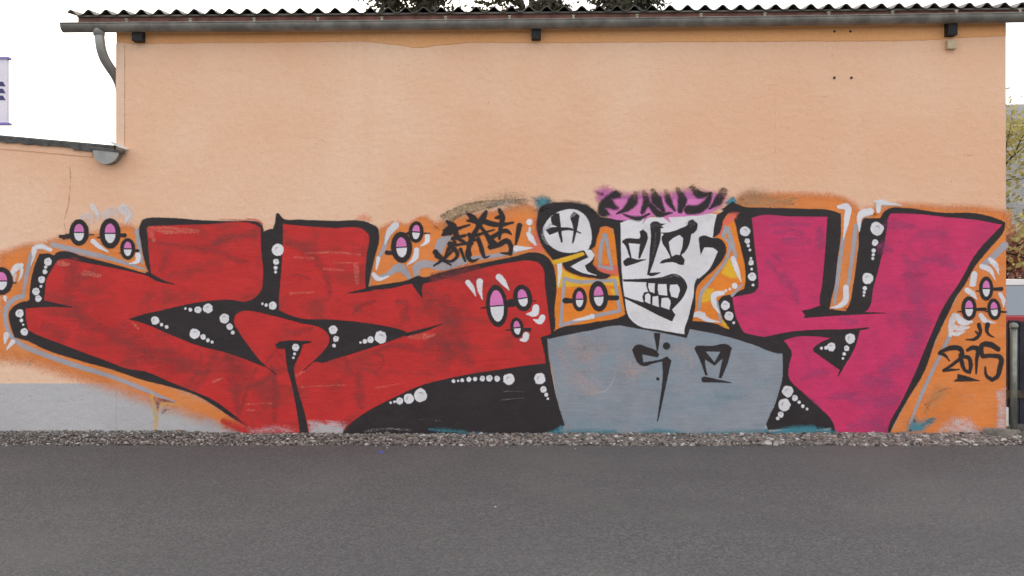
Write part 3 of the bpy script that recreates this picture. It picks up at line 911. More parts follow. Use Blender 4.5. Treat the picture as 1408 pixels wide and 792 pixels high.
g.poly(T('e 340 -20 420 -20 405 120 390 205 378 205 365 120'), 1.3)
g.poly(T('e 80 185 105 140 160 118 260 150 380 203 410 240 390 275 340 266 203 240 215 335 330 318 450 290 500 262 555 312 535 400 505 540 470 700 452 792 O 752 600 743 602 e 415 792 442 600 450 430 440 322 330 350 205 380 165 360 110 270'), 1.4)
g.disc(860 + 495 / 8.8, 460 + 138 / 8.8, 5.1).disc(860 + 390 / 8.8, 460 + 535 / 8.8, 2.3, None, 2.0)
g.poly(T('e 830 165 860 132 1050 135 1240 122 1287 160 1230 360 1160 528 1128 522 1150 400 1172 290 1075 376 962 300 962 340 992 492 965 492 900 310'), 1.4)
g.stroke(T('e 952 542 1080 556 1275 582'), [8, 5, 1.2])
g.build()
g = Ink('marking_gap', BODY, 10, fig_o)
g.poly(T('e 968 205 1145 208 1075 332'), 1.3)
g.build()

# ---- magenta letter
mag = Ink('graffiti_letter', MAGENTA, 6, mural, 'magenta forked letter like a capital Y outlined in black')
mag.poly(T('P 405 275 440 262 700 262 975 265 960 500 935 780 Q 920 270 950 330 1260 322 U 208 320 S 270 790 340 520 370 350 385 260 400 240 500 240 850 270 1050 290 1240 325 1030 560 930 740 U 800 280 700 500 580 790 V 480 450 380 650 . 1220 602 1148 602 '
           'R 1030 640 1000 580 920 500 800 390 682 258 690 160 Q 707 640 700 610 650 580 620 545 500 515 350 480 310 420 280 340 258 212 350 195 430 170 455 130 P 455 780 430 520'), 1.7)
mag_o = mag.build()
g = Ink('outline', BLACK, 5, mag_o)
g.poly(T('. 992 288 1007 277 1018 282.7 1051 285.5 1105 287 1145 290 1156 294 1156 323 1151 359 1147 394 1144 406 1140 425 1162 428 1166 422 1173 392 1180 341 1185 305 1189 300 1205 300 1210 300 1215.6 291 1225 286 1243 286 1297 292.7 1343 293.6 1376 303 1382 306 1381 314 '
         '1361 341 1339 368 1326 392 1316 406 1303 432 1286 468 1270 512 1246 552 1225 592 1222 599 1180 604 1142 600 1143 588 1120 591 1085 590 1056 591 1053 582 1065 557 1072 530 1075 482 1033 472 1003 462 994 440 986 416 991 409 1007 404 1023 397 1024 392 1014 323 1009 303 1002 293'), 1.9)
g.build()
g = Ink('ghost_marking', PURPLE_GHOST, 7, mag_o, 'faded purple roller marks in the magenta')
for spec, w in (('P 560 325 700 320 840 325', [4, 6, 3]), ('P 580 380 720 375 800 390', [6, 9, 4]), ('P 650 440 830 450', [9, 8]), ('P 920 360 920 480', [8, 10]), ('P 520 590 560 650 600 700', [3, 5, 4]), ('Q 640 60 720 160 750 260', [12, 8, 4]),
                ('P 560 540 620 600', [3, 3]), ('S 380 330 560 340', [12, 6]), ('S 640 400 800 400', [10, 8]), ('S 560 620 800 600 880 650', [6, 12, 8]), ('S 350 500 400 520', [16, 6]), ('S 500 560 640 700 U 560 40', [4, 14, 20]),
                ('U 560 80 600 200 620 300', [14, 20, 12]), ('U 520 360 640 400', [16, 20]), ('U 640 460 560 600', [14, 20]), ('V 340 220 450 160', [14, 16]), ('V 200 280 360 300', [10, 16]), ('V 100 420 300 460 440 440', [10, 20, 10]),
                ('V 120 640 260 620 340 660', [10, 22, 10]), ('R 780 280 900 230 980 240', [4, 9, 4]), ('R 1000 420 1200 400', [8, 8]), ('R 1150 640 1300 620', [8, 12]), ('Q 1090 380 1180 400', [9, 8]), ('R 820 400 920 490', [2, 2])):
    g.stroke(T(spec), [1.3 * k for k in w], 1.2 * max(w), 0.8)
g.build()
g = Ink('black_wedge', BLACK, 9, mag_o)
g.poly(T('Q 780 316 850 300 915 278 1000 305 1120 318 1250 323 1408 330 1408 334 1260 341 1000 355 800 370 806 345'), 1.6)
g.poly(T('Q 500 513 700 473 920 457 1100 455 1290 439 1292 450 1222 462 1180 600 1100 740 R 1060 255 1052 262 1068 212 870 72 Q 868 598 900 570 1000 520 880 508 700 520 640 548 618 600 560 580'), 1.6)
g.build()
g = Ink('teal_streak', TEAL, 9.8, mag_o)
for spec, w, al in (('. 1060 596 1090 592 1118 590', [6, 12, 10], .85), ('. 1100 594 1130 594 1152 596', [10, 11, 6], .75), ('. 1150 598 1180 597 1200 598', [5, 6, 4], .3)):
    g.stroke(T(spec), w, 8, al)
g.build()
bubbles(mag_o, 10, ['P 352 375 38 370 448 20 378 483 12 390 516 10', 'P 397 580 10 398 612 20 403 660 10 408 718 32 413 780 10', 'P 1350 355 50 1335 460 24 1325 520 16 1322 552 12 1318 580 11', 'P 1280 730 42', 'Q 1258 145 16 1254 175 11 1250 200 9',
                    'Q 205 275 34 232 355 34 268 405 10', 'Q 1148 525 38 1122 598 20 1102 642 13 1093 675 9', 'Q 1005 588 32 965 595 14 930 598 11', 'R 675 375 42 730 425 22 762 456 12 790 486 13 822 507 10', 'R 650 475 46 622 550 22 600 578 13'])

# ---- panels of orange and yellow beside the face
pn = Ink('orange_panel', ORANGE_HOT, 4, mural, 'orange panel with sleepy eyes between bird head and face')
pn.poly(T('. 765 366 776 367 790 376 815 382 842 380 850 376 852 394 857 410 862 434 813 446 768 459 760 461 763 424'), 1.6)
pn.poly(T('M 290 460 310 380 350 350 395 365 425 400 445 600 455 700 380 690 250 640 300 560 270 500'), 1.8)
pn_o = pn.build('panel_wedge')
g = Ink('yellow_patch', YELLOW, 5, pn_o)
g.poly(T('. 766 367 790 378 815 384 842 381 851 380 852 393 820 392 790 394 765 396'), 4, 0.5)
g.poly(T('N 390 150 450 150 470 250 420 240'), 4, 0.5)
g.build()
pn = Ink('orange_panel', ORANGE_HOT, 4, mural, 'striped orange and yellow panel between face and magenta letter')
pn.poly(T('. 983 327 1001 294 1010 300 1015 323 1025 392 1024 397 1008 405 991 410 987 416 996 440 1004 456 984 447 949 442 953 425 960 395 966 387 990 362 996 346 992 333'), 1.6)
pn_o2 = pn.build()
g = Ink('yellow_patch', YELLOW, 5, pn_o2)
g.poly(T('P 230 570 270 640 310 730 240 725 170 690 200 640'), 3, 0.5)
g.poly(T('Q 60 140 120 150 100 230 60 250 15 250 30 180'), 3, 0.5)
g.poly(T('Q 160 370 200 400 235 455 180 420'), 3, 0.5)
g.build()

g = Ink('coral_patch', CORAL, 6, pn_o)
g.poly(T('M 258 642 330 632 435 640 442 692 330 686'), 6, 0.3).build()
g = Ink('coral_patch', CORAL, 6, pn_o2)
g.poly(T('P 200 290 240 236 300 236 280 275 230 320 150 405'), 6, 0.5).build()
g = Ink('grey_keyline', KEY, 7, pn_o)
g.stroke(T('N 45 70 120 92 280 92 425 85'), 5).stroke(T('N 425 85 462 315'), 5).stroke(T('N 462 315 270 355 140 390 15 425'), 5).stroke(T('N 15 425 45 70'), 4.5)
g.stroke(T('M 345 400 320 500 312 640'), [5, 6, 5]).stroke(T('M 312 640 405 660'), 4.5).stroke(T('M 405 660 385 560 355 400'), [4, 5, 5])
g.build()
g = Ink('grey_keyline', KEY, 7, pn_o2)
g.stroke(T('P 185 410 215 335 250 440 285 570'), [5, 7, 6, 5])
g.stroke(T('P 190 410 235 470 215 580 140 690 60 790 Q 35 160 5 300'), [3, 4, 4, 4, 5, 5, 4])
g.stroke(T('Q 140 250 170 400'), [4, 4]).stroke(T('Q 330 120 255 200'), [3, 4])
g.build()

# ---- face of the figure
face = Ink('figure_face', WHITE, 8, mural, 'white square-jawed grinning face of the figure')
face.poly(T('M 468 312 540 280 700 268 950 260 1130 240 1200 244 1178 400 a 1230 400 1320 440 1330 560 1200 790 M 1062 752 N 1040 100 1000 350 965 495 760 460 600 425 540 375 500 220 M 480 700'), 1.6)
face_o = face.build()
g = Ink('outline', BLACK, 7, face_o)
g.poly(T('M 300 262 400 278 520 270 560 275 600 300 480 330 478 420 490 700 N 505 230 540 335 560 385 640 425 760 455 N 968 492 965 520 760 478 600 450 520 436 480 428 250 462 0 512 K 972 530 1000 490 N 250 405 490 350 505 340 N 485 220 M 455 700 425 420 415 355 350 335 290 356 270 330'), 1.7)
g.poly(T('. 949 441 984 445 1004 454 1024 458 1051 464 1080 471 1088 484 1076 486 1033 473 1000 463 947 452'), 1.7)
g.build()
g = Ink('face_line', BLACK, 9, face_o)
g.poly(T('P 150 245 260 160 300 200 230 235 200 270 150 400 110 425 120 330 140 250'), 1.5)
g.poly(T('a 1060 412 1110 385 1220 412 1320 425 1380 490 1395 560 1365 650 1275 770 N 1085 85 N 1055 120 1030 300 1000 430 968 520 958 505 985 350 1020 200 1035 90 1048 66 1060 74 a 1190 790 1292 580 1255 545 1130 530 1085 625 1072 540'), 1.4)
g.poly(T('a 130 465 150 440 340 425 355 400 345 340 385 310 430 350 447 400 420 500 350 665 328 662 350 490 213 478 252 662 228 655 150 482'), 1.3)
g.poly(T('a 145 700 190 660 330 675 425 670 425 678 300 722 180 760 155 738'), 1.3)
g.poly(T('a 470 250 510 215 560 215 600 240 660 238 655 248 610 270 640 292 600 302 602 400 550 600 490 780 M 690 688 770 683 770 690 690 712 668 702 a 450 780 470 550 482 400'), 1.3)
g.poly(T('a 590 352 700 345 850 295 920 260 940 210 990 190 1048 240 1040 310 1000 360 972 370 950 480 890 590 850 622 893 680 880 742 840 742 780 715 590 726 600 705 720 655 680 570 620 470 613 400 640 370'), 1.3)
g.poly(T('b 145 124 400 115 600 98 800 62 880 120 923 210 890 310 738 492 778 550 740 635 600 572 390 466 150 348 155 328 330 385 395 402 380 330 400 283 450 273 425 190 428 160 150 150'), 1.3)
g.build()
g = Ink('eye_white', WHITE, 10, face_o)
g.poly(T('a 700 462 760 412 830 380 872 420 862 520 830 622 790 615 740 642 718 580'), 1.3)
g.build()
for tooth in ('b 452 168 530 172 525 292 470 272 450 210', 'b 570 182 670 182 682 322 580 312 565 250', 'b 715 190 800 185 826 220 805 352 730 332 710 260', 'b 410 392 414 312 450 290 476 312 476 424',
              'b 505 332 570 325 580 458 500 432', 'b 612 352 690 345 716 380 705 492 604 456'):
    Ink('tooth', WHITE, 10, face_o).poly(T(tooth), 1.2).build()
g = Ink('grey_smear', KEY, 10, face_o)
g.stroke(T('b 500 110 700 95 800 80 850 110'), [1.5, 3, 5, 1.5], 2.5, 0.3)
g.stroke(T('a 545 330 530 500 490 700'), [3, 5, 2], 3, 0.22).stroke(T('M 500 380 600 340 760 330'), [8, 14, 10], 8, 0.18).stroke(T('N 560 330 680 400 830 420'), [14, 18, 14], 8, 0.18).stroke(T('M 1000 300 1130 270'), [16, 14], 8, 0.2)
g.build()

# ---- pink crown lettering
VIOLET = paint('violet', (190, 104, 164), (150, 84, 134), 0.6, 0.08, False, grain=0.9)
cr = Ink('pink_lettering', PINK, 9, mural, 'pink crown of hair with black lettering above the face')
cr.poly(T('M 330 180 420 140 560 130 700 130 900 130 1050 130 1180 130 1240 110 1225 160 1190 205 1130 238 950 262 830 268 850 312 810 285 790 268 680 270 632 322 650 280 400 277 345 250'), 2.2, 0.5, corner=70)
cr_o = cr.build()
g = Ink('violet_mist', VIOLET, 8, cr_o)
g.poly(T('M 285 70 350 45 450 80 560 90 640 80 720 90 880 80 1030 55 1150 85 1255 80 1268 110 1240 170 1150 220 900 240 600 250 380 240 310 160'), 17, 0.55)
g.build()
g = Ink('letter_stroke', BLACK, 10, cr_o)
g.poly(T('M 305 170 370 100 430 62 480 90 465 122 405 132 430 168 462 205 440 212 360 202 392 252 330 264 296 240'), 6)
for spec, w, al in (('M 435 243 510 205 560 150 580 95', [1.5, 9, 15, 9], [1, 1, .95, .5]), ('M 645 75 662 150 632 232', [7, 11, 6], [.45, .95, 1]), ('M 490 247 600 278 690 242', [2, 7, 2], [1, 1, 1]),
                    ('M 715 75 740 140 790 215', [10, 16, 6], [.5, .95, 1]), ('M 698 180 755 240 860 235', [9, 10, 1.5], [.9, 1, 1]), ('M 808 75 832 145 878 218', [7, 10, 3], [.45, .95, 1]),
                    ('M 900 55 935 140 918 218', [7, 14, 8], [.45, .95, 1]), ('M 1010 45 1060 95 1155 88', [9, 12, 4], [.5, .95, .8]), ('M 1150 88 1115 165 1060 208 985 212', [5, 11, 12, 14], [.9, 1, 1, .9]), ('M 1138 205 1200 150 1245 75', [2, 12, 13], [1, 1, .5])):
    g.stroke(T(spec), w, 4.5, alphas=al)
g.build()

# ---- bird head shaped like a speech bubble
bird = Ink('bird_head', WHITE, 9, mural, 'white round bird head with crossed-line eyes and yellow beak')
bird.poly(T('J 940 345 960 310 1000 260 1070 222 1180 210 1260 260 1300 360 1302 460 1280 512 1240 518 1180 535 1080 530 1000 490 955 430'), 2.0)
bird.poly(T('J 1245 512 1300 515 1330 555 1300 602 1255 632 1270 670 1345 708 1250 692 1180 662 1148 640 1220 600 1282 572'), 1.5)
bird_o = bird.build('speech_tail')
g = Ink('outline', BLACK, 8, bird_o)
g.poly(T('. 739 297 742 286 753 280 770 278 792 279 810 284 822 294 826 300 825 312 820 330 817 340 813 342 817 352 815 363 823 372 840 378 836 382 815 382 790 377 776 369 773 362 764 360 756 352 745 337 739 319'), 3.0)
g.poly(T('J 900 210 1000 170 1150 150 1280 180 1340 230 1300 260 1180 200 1000 230'), 9, 0.5, alpha=0.85)
g.build()
g = Ink('beak', YELLOW, 10, bird_o)
g.poly(T('J 1000 598 1240 530 1257 552 1130 600 1020 627'), 1.5)
g.build()
g = Ink('eye_stroke', BLACK, 10, bird_o)
g.poly(T('d 240 340 290 290 345 296 385 640 368 656 332 540 310 450 250 430'), 1.8)
g.poly(T('d 175 490 250 462 360 462 480 470 612 530 600 542 480 500 330 518 225 556 205 530'), 1.5)
g.poly(T('d 472 335 520 272 590 320 560 480 515 657 494 657 512 480'), 1.8)
g.build()
g = Ink('grey_smear', KEY, 11, bird_o)
g.stroke(T('d 480 340 530 300'), [2, 4], 3, 0.6).stroke(T('d 250 420 200 470'), [3, 5], 3, 0.5).stroke(T('J 950 340 940 420 970 470'), [3, 5, 3], 4, 0.5)
g.build()

# ---- sleepy eyes
def eye(spec_c, rx, ry, bars, rot=0.0, lid=0.5, label=None, sx=0.5, sy=0.6):
    (cx, cy), = T(spec_c)
    rx /= 5.5; ry /= 5.5
    e = Ink('sleepy_eye', BLACK, 9, mural, label)
    e.disc(cx, cy, rx, ry, 1.8, 0, 1, rot, 20)
    for b, w in bars: e.stroke(T(b), w, 1.5)
    eo = e.build('eye_bar')
    c, s = math.cos(rot), math.sin(rot)
    def L(u, v): return (cx + u * c - v * s, cy + u * s + v * c)
    ax, ay = rx * sx, ry * sy
    my = -ay + 2 * ay * lid
    k = max(-1, min(1, my / ay)); h = math.sqrt(max(0.05, 1 - k * k))
    t0 = math.asin(k)
    up = [L(ax * math.cos(t), ay * math.sin(t)) for t in [math.pi - t0 + (math.pi + 2 * t0) * i / 9 for i in range(10)]]
    up = [(x, y) for x, y in up]
    lo = [L(ax * math.cos(t), ay * math.sin(t)) for t in [t0 + (math.pi - 2 * t0) * i / 9 for i in range(10)]]
    gap = 0.9
    lo = [(x + s * -gap, y + c * gap) for x, y in lo]
    up = [(x - s * -gap, y - c * gap) for x, y in up]
    Ink('eyelid', PINK, 10, eo).poly(up, 1.2).build()
    Ink('eyeball', WHITE, 10, eo).poly(lo, 1.2).build()
eye('A 12 695', 88, 105, [('A 60 712 125 708', [3, 1.5])], label='sleepy eye cut by the frame on the low annex')
eye('A 600 328', 74, 100, [('A 460 358 540 360', [5, 4]), ('A 500 345 530 345', [2, 3]), ('A 480 372 530 365', [3, 3]), ('A 660 348 715 344', [2, 1])], label='middling sleepy eye with a bar on its left, above the red letters')
eye('A 835 335', 80, 115, [('A 890 350 945 350', [4, 6]), ('A 740 366 770 366', [2, 3])], label='largest sleepy eye above the red letters')
eye('A 968 452', 57, 82, [('A 1010 466 1045 465', [3, 4]), ('A 905 486 940 482', [1, 2])], label='smallest sleepy eye in the notch of the red letters')
eye('G 925 385', 80, 118, [('G 815 425 860 430', [6, 5])], -0.06, label='larger of two touching eyes on orange spray')
eye('G 1035 270', 57, 82, [('G 1080 280 1140 280', [2.5, 1.5]), ('G 970 280 1000 280', [4, 4])], 0.06, label='smaller of two touching eyes on orange spray')
eye('K 590 278', 82, 160, [('K 640 275 710 262', [5, 9]), ('K 640 262 700 245', [5, 8]), ('K 468 296 520 288', [1.5, 3])], -0.08, 0.5, 'tall sleepy eye on the red letters', 0.62, 0.72)
eye('K 785 218', 72, 102, [('K 840 238 885 240', [2, 1.2])], -0.18, 0.52, 'round sleepy eye beside the tall one on red')
eye('K 742 443', 50, 78, [('K 780 457 838 457', [4, 5]), ('K 655 462 700 460', [1.5, 2])], -0.12, 0.5, 'small sleepy eye low on the red letters')
eye('N 158 228', 56, 92, [('N 50 238 110 240', [8, 6])], label='smaller sleepy eye on the orange panel')
eye('N 303 205', 72, 116, [('N 360 217 440 217', [7, 7])], -0.06, label='larger sleepy eye on the orange panel')
eye('U 1120 147', 54, 92, [('U 1165 152 1235 150', [4, 5.5]), ('U 1045 165 1080 165', [1.5, 2])], label='topmost sleepy eye above the painted year')
eye('U 990 297', 58, 92, [('U 1040 305 1110 303', [4, 5]), ('U 905 322 950 320', [1.5, 2.5])], label='left-hand round eye above the painted year, thick bar')
eye('U 1180 303', 52, 82, [('U 1220 322 1275 325', [3, 2]), ('U 1115 320 1150 320', [1.5, 2])], -0.1, label='eye above the painted year close to the wall corner')

# ---- white feathers, drips and highlights
g = Ink('white_highlight', WHITE, 8, mural, 'white flicks and highlights round eyes and letters')
for spec, w, al in (('A 250 500 260 450 310 435 385 460', [3, 6, 7, 5], 0.95), ('A 270 470 235 580', [5, 1], 0.8), ('A 90 640 130 590 165 575', [6, 10, 6], 0.8), ('A 165 580 165 640 140 700', [5, 5, 1], 0.8), ('A 115 650 110 700', [6, 2], 0.6),
                    ('A 620 215 680 200 700 280', [8, 10, 1.5], 0.5), ('A 700 130 735 180 745 245', [8, 8, 1.5], 0.65), ('A 800 200 850 165 890 210', [14, 12, 5], 0.5), ('A 930 150 965 190 945 270', [14, 10, 1], 0.65), ('A 960 140 990 200 975 275', [8, 7, 1], 0.5),
                    ('A 705 395 760 440 825 478', [7, 6, 1], 0.9), ('A 1045 500 1045 540 975 565', [8, 7, 1], 0.9), ('B 40 215 45 240', [6, 3], 0.8), ('B 50 500 40 560', [9, 3], 0.75), ('B 100 550 55 605', [7, 3], 0.85),
                    ('G 880 220 840 260 800 360', [10, 10, 2], 0.85), ('G 750 470 735 550', [6, 3], 0.9), ('G 715 590 740 620 830 605', [6, 7, 1.5], 0.95), ('G 1040 405 1030 460 965 522', [7, 8, 1], 0.95), ('G 1120 300 1120 335 1068 378', [7, 7, 1], 0.95),
                    ('J 835 305 835 308', [9, 8], 0.95), ('J 838 350 838 370', [3, 4], 0.9), ('J 830 395 850 430 882 475', [7, 8, 3], 0.95), ('J 735 505 770 505 860 500', [9, 7, 1], 0.95), ('J 1062 615 1066 680 1055 790', [7, 6, 1.5], 0.97),
                    ('K 370 100 400 140 430 205', [7, 7, 1], 0.97), ('K 460 95 460 150 480 230', [9, 7, 1], 0.97), ('K 605 60 640 100 682 158', [9, 8, 1], 0.97), ('K 885 290 875 330 810 340', [9, 11, 1], 0.97), ('K 935 365 915 395 865 380', [8, 9, 1], 0.97), ('K 810 500 800 530 770 535', [9, 9, 3], 0.97),
                    ('N 110 386 200 372 255 358', [1.5, 5, 7], 0.95), ('N 1020 345 1070 345 1110 375 1215 402', [6, 10, 7, 1], 0.95), ('P 262 580 290 660 325 760', [7, 7, 1], 0.95), ('Q 185 180 120 200 120 260 160 335', [6, 9, 7, 1.5], 0.97), ('Q 275 125 275 128', [8, 8], 0.95), ('Q 238 150 238 152', [4, 4], 0.9), ('Q 208 162 208 163', [4, 4], 0.9), ('Q 40 345 5 345', [6, 6], 0.9),
                    ('P 1060 190 1120 190 1120 290 1095 440', [5, 10, 8, 1], 0.95), ('P 1300 225 1240 240 1215 380', [10, 11, 1], 0.95), ('S 480 178 380 165 315 160 305 220', [1.5, 5, 9, 6], 0.95), ('S 275 150 320 150', [3, 7], 0.8), ('Q 1115 140 1105 250 1065 280 1000 292', [8, 8, 6, 1], 0.97),
                    ('S 1150 590 1190 630 1215 700', [7, 8, 1], 0.8), ('S 1085 640 1140 660 1190 745', [7, 8, 1], 0.8), ('S 1030 700 1015 790 U 1025 130', [9, 9, 1.5], 0.85), ('U 975 160 1020 190 1050 230', [8, 8, 1], 0.8), ('U 1225 190 1250 240 1250 290', [6, 6, 1], 0.8), ('U 1080 350 1100 380 1195 408', [7, 8, 1], 0.8),
                    ('U 900 360 940 400 1010 400', [9, 11, 4], 0.8), ('U 850 430 920 450 990 440', [7, 8, 3], 0.7), ('U 860 490 900 490 960 470', [5, 7, 2], 0.75), ('U 880 350 860 400 850 500', [8, 9, 6], 0.7)):
    g.stroke(T(spec), w, 2.0, al)
g.build()

# ---- small tags
g = Ink('wild_tag', BLACK, 9, mural, 'spiky black scribbled tag on orange spray')
for spec, w in (('c 215 390 290 450 350 590 440 650', [3, 8, 5, 3]), ('c 160 560 230 510 290 480', [2, 11, 9]), ('c 170 500 250 470', [2, 6]), ('c 330 485 490 432', [4, 2]), ('c 470 300 530 350 570 395', [3, 8, 6]), ('c 455 385 540 375', [1.5, 7]),
                ('c 690 275 640 370 580 480 510 610 480 720 495 800', [4, 8, 5, 6, 5, 4]), ('c 590 410 680 530 770 660', [4, 4, 9]), ('c 660 390 760 420 860 432 1020 403', [6, 6, 5, 2]), ('c 850 250 885 330 865 470 850 600', [4, 6, 5, 3]),
                ('c 800 350 850 340', [2, 5]), ('c 735 600 820 550 940 505 995 548', [5, 5, 5, 1.5]), ('c 290 600 440 560', [5, 3]), ('c 560 565 790 490', [4, 1.5]), ('c 740 700 850 670 950 630 990 690 985 785', [6, 6, 6, 5, 4]), ('c 985 780 865 772', [4, 1.2]),
                ('c 1095 440 1070 560 1048 672', [6, 5, 2]), ('c 595 605 630 700 665 800', [5, 5, 3]), ('J 115 635 190 580 265 510', [2, 4, 3]), ('J 125 530 185 590 245 632', [6, 4, 1.5]), ('J 130 560 160 570', [4, 6]), ('J 235 470 290 560 235 602 200 590', [6, 4, 3, 2]),
                ('J 270 460 230 500 200 560', [5, 5, 2]), ('J 315 510 352 602', [4, 2]), ('J 385 470 372 570 400 598 455 580', [5, 5, 4, 1]), ('J 455 440 480 540 500 572 535 560', [3, 4, 3, 1]), ('J 280 480 330 470 400 465', [3, 3, 4]), ('J 380 400 420 440', [5, 4])):
    g.stroke(T(spec), [1.25 * k for k in w], 2.2)
g.build(group_empty=True)
g = Ink('painted_year', BLACK, 9, mural, 'black brushed year 2015 with an arrow beneath')
for spec, w in (('V 770 85 800 95 842 142', [5, 4, 1.5]), ('V 780 72 860 45 925 55 940 95 880 160 800 215', [4, 6, 6, 5, 4, 3]), ('V 800 216 850 212 915 208', [4, 3, 1.5]), ('V 925 100 940 170 960 215 995 232 1003 170 985 118 950 112', [5, 5, 4, 4, 5, 5, 4]),
                ('V 980 62 1010 45 1050 48 1048 130 1044 240', [4, 5, 6, 4, 2]), ('V 1210 55 1150 20 1090 25 1082 80 1095 110', [6, 7, 6, 6, 5]), ('V 1095 108 1160 105 1228 120 1222 200 1200 265 1165 285', [5, 5, 6, 6, 5, 5]), ('V 1165 285 1125 260 1112 190', [5, 4, 2]),
                ('U 1065 420 1075 480 1040 525 965 533', [5, 4, 4, 1]), ('U 1040 470 1060 490', [2, 3]), ('U 1130 420 1125 470 1145 498 1180 515', [6, 4, 3, 1])):
    g.stroke(T(spec), [1.15 * k for k in w], 1.6)
g.poly(T('V 905 242 940 250 1075 294 1000 298 870 300 900 280'), 2)
g.build(group_empty=True)
g = Ink('yellow_drip', YELLOW, 4, mural, 'yellow arrow-like drip on the white plinth')
g.stroke(T('C 1150 400 1165 480 1180 560 1175 665'), [5, 7, 7, 5], 6, 0.55).stroke(T('C 1195 520 1220 475 1340 475'), [3, 5, 3], 4, 0.6)
g.build()
g = Ink('drip_mark', MAROON, 5, mural)  # maroon marks beside the yellow drip
g.stroke(T('C 1170 425 1195 480 1190 520'), [4, 6, 1], 2, 0.8).stroke(T('C 1200 440 1260 445 1320 458'), [5, 4, 1], 2, 0.8).poly(T('C 1215 550 1240 505 1300 500'), 2)
g.build()
g = Ink('pale_wear', DIRTY_WHITE, 2, mural, 'whitish worn patch under the painted year')
g.poly(T('V 780 640 900 580 1010 600 1040 640 1130 690 1100 720 760 720'), 16, 0.5, alpha=0.95)
g.poly(T('V 1200 380 1262 360 1262 660 1200 640 1215 500'), 8, 0.4, alpha=0.95)
g.stroke(T('V 900 470 1060 450'), 3, 3, 0.25).stroke(T('V 940 410 1030 400'), 3, 3, 0.25).stroke(T('V 960 510 1080 490'), 2, 3, 0.2)
g.build()

# cracks in the render
ck = Ink('crack', CRACK, 0, anx)
ck.stroke(T('. 96 228 97 240 96 262 94 282 90 298 88 306'), [0.8, 1.3, 0.9, 1.2, 1.0, 0.6], 1.2).stroke(T('. 88 306 90 314 92 330'), [0.6, 0.9, 0.5], 1.2)
ck.build()
ck = Ink('crack', CRACK, 0, bld)
ck.stroke(T('. 171.5 62 171.8 110 171.2 160 171.6 200'), [1.2, 1.0, 1.4, 1.0], 1.2, 0.8)
ck.stroke(T('. 1324 212 1332 214 1340 213'), [0.6, 1.2, 0.6], 1.2, 0.8).stroke(T('. 300 240 302 280'), [0.4, 0.6], 1.0, 0.4).stroke(T('. 1064 110 1066 190 1064 240'), [0.5, 0.8, 0.4], 1.2, 0.4)
ck.stroke(T('. 330 60 331 130 330 200'), [0.5, 0.8, 0.5], 1.4, 0.35).stroke(T('. 793 70 792 150 794 230'), [0.5, 0.9, 0.5], 1.6, 0.35)
ck.build()
# ------------------------------------------------------------------ gravel strip
def ico(sub=1):
    bm = bmesh.new(); bmesh.ops.create_icosphere(bm, subdivisions=sub, radius=1.0)
    bm.verts.ensure_lookup_table()
    v = np.array([w.co[:] for w in bm.verts]); f = np.array([[x.index for x in q.verts] for q in bm.faces]); bm.free()
    return v, f
def gravel():
    rg = np.random.default_rng(4)
    v0, f0 = ico(1)
    n = 17000
    V, F, A = [], [], []
    x = rg.uniform(-6.6, 4.88, n); u = rg.random(n)
    y = -0.005 - 0.60 * u
    edge = 0.02 * np.sin(x * 3.1) + 0.015 * np.sin(x * 8.7 + 1)
    keep = y > -0.565 + edge
    k = 0
    for i in np.nonzero(keep)[0]:
        big = min(1.0, max(0.0, (x[i] + 4.5) / 9.0))
        s = rg.gamma(6.0, 1 / 6.0) * (0.0080 + 0.0080 * big)
        s = min(s, 0.04)
        prof = (0.010 * max(0.0, 1 - ((y[i] + 0.28) / 0.26) ** 2) - 0.004) + 0.034 * max(0, 1 + y[i] / 0.3) * (1.0 if x[i] < -3.2 else max(0.0, 0.12 + 0.12 * math.sin(x[i] * 2.3) + max(0, (-2.6 - x[i]) * 1.4)))
        q = v0 * (1 + rg.uniform(-0.22, 0.22, (len(v0), 1)))
        q = q * (s * np.array([rg.uniform(0.8, 1.5), rg.uniform(0.7, 1.2), rg.uniform(0.5, 0.85)]))
        e = Matrix.Rotation(rg.uniform(0, 6.28), 3, 'Z') @ Matrix.Rotation(rg.uniform(-0.5, 0.5), 3, 'X')
        q = q @ np.array(e).T + np.array([x[i], min(y[i], -0.006 - s * 1.2), prof + rg.uniform(0, 0.012)])
        V.append(q); F.append(f0 + k); A.append(np.full(len(v0), np.clip(rg.normal(0.52, 0.28), 0, 1))); k += len(v0)
    # loose stones kicked onto the tarmac
    for i in range(110):
        s = rg.uniform(0.003, 0.009)
        yy = -0.57 - abs(rg.normal(0, 0.07)) - (rg.uniform(0, 3.4) if i % 9 == 0 else 0)
        q = v0 * (1 + rg.uniform(-0.25, 0.25, (len(v0), 1))) * s * np.array([1.2, 1, 0.7]) + np.array([rg.uniform(-6, 5.5), yy, s * 0.4])
        V.append(q); F.append(f0 + k); A.append(np.full(len(v0), rg.uniform(0.3, 1.0))); k += len(v0)
    V = np.concatenate(V); F = np.concatenate(F); A = np.concatenate(A)
    o = mesh_obj('gravel', V.tolist(), F.tolist(), M_GRAVEL)
    at = o.data.attributes.new('tone', 'FLOAT', 'POINT'); at.data.foreach_set('value', A.astype(np.float32))
    tag(o, 'strip of mixed grey and brown gravel along the foot of the wall', 'gravel', kind='stuff')
gravel()

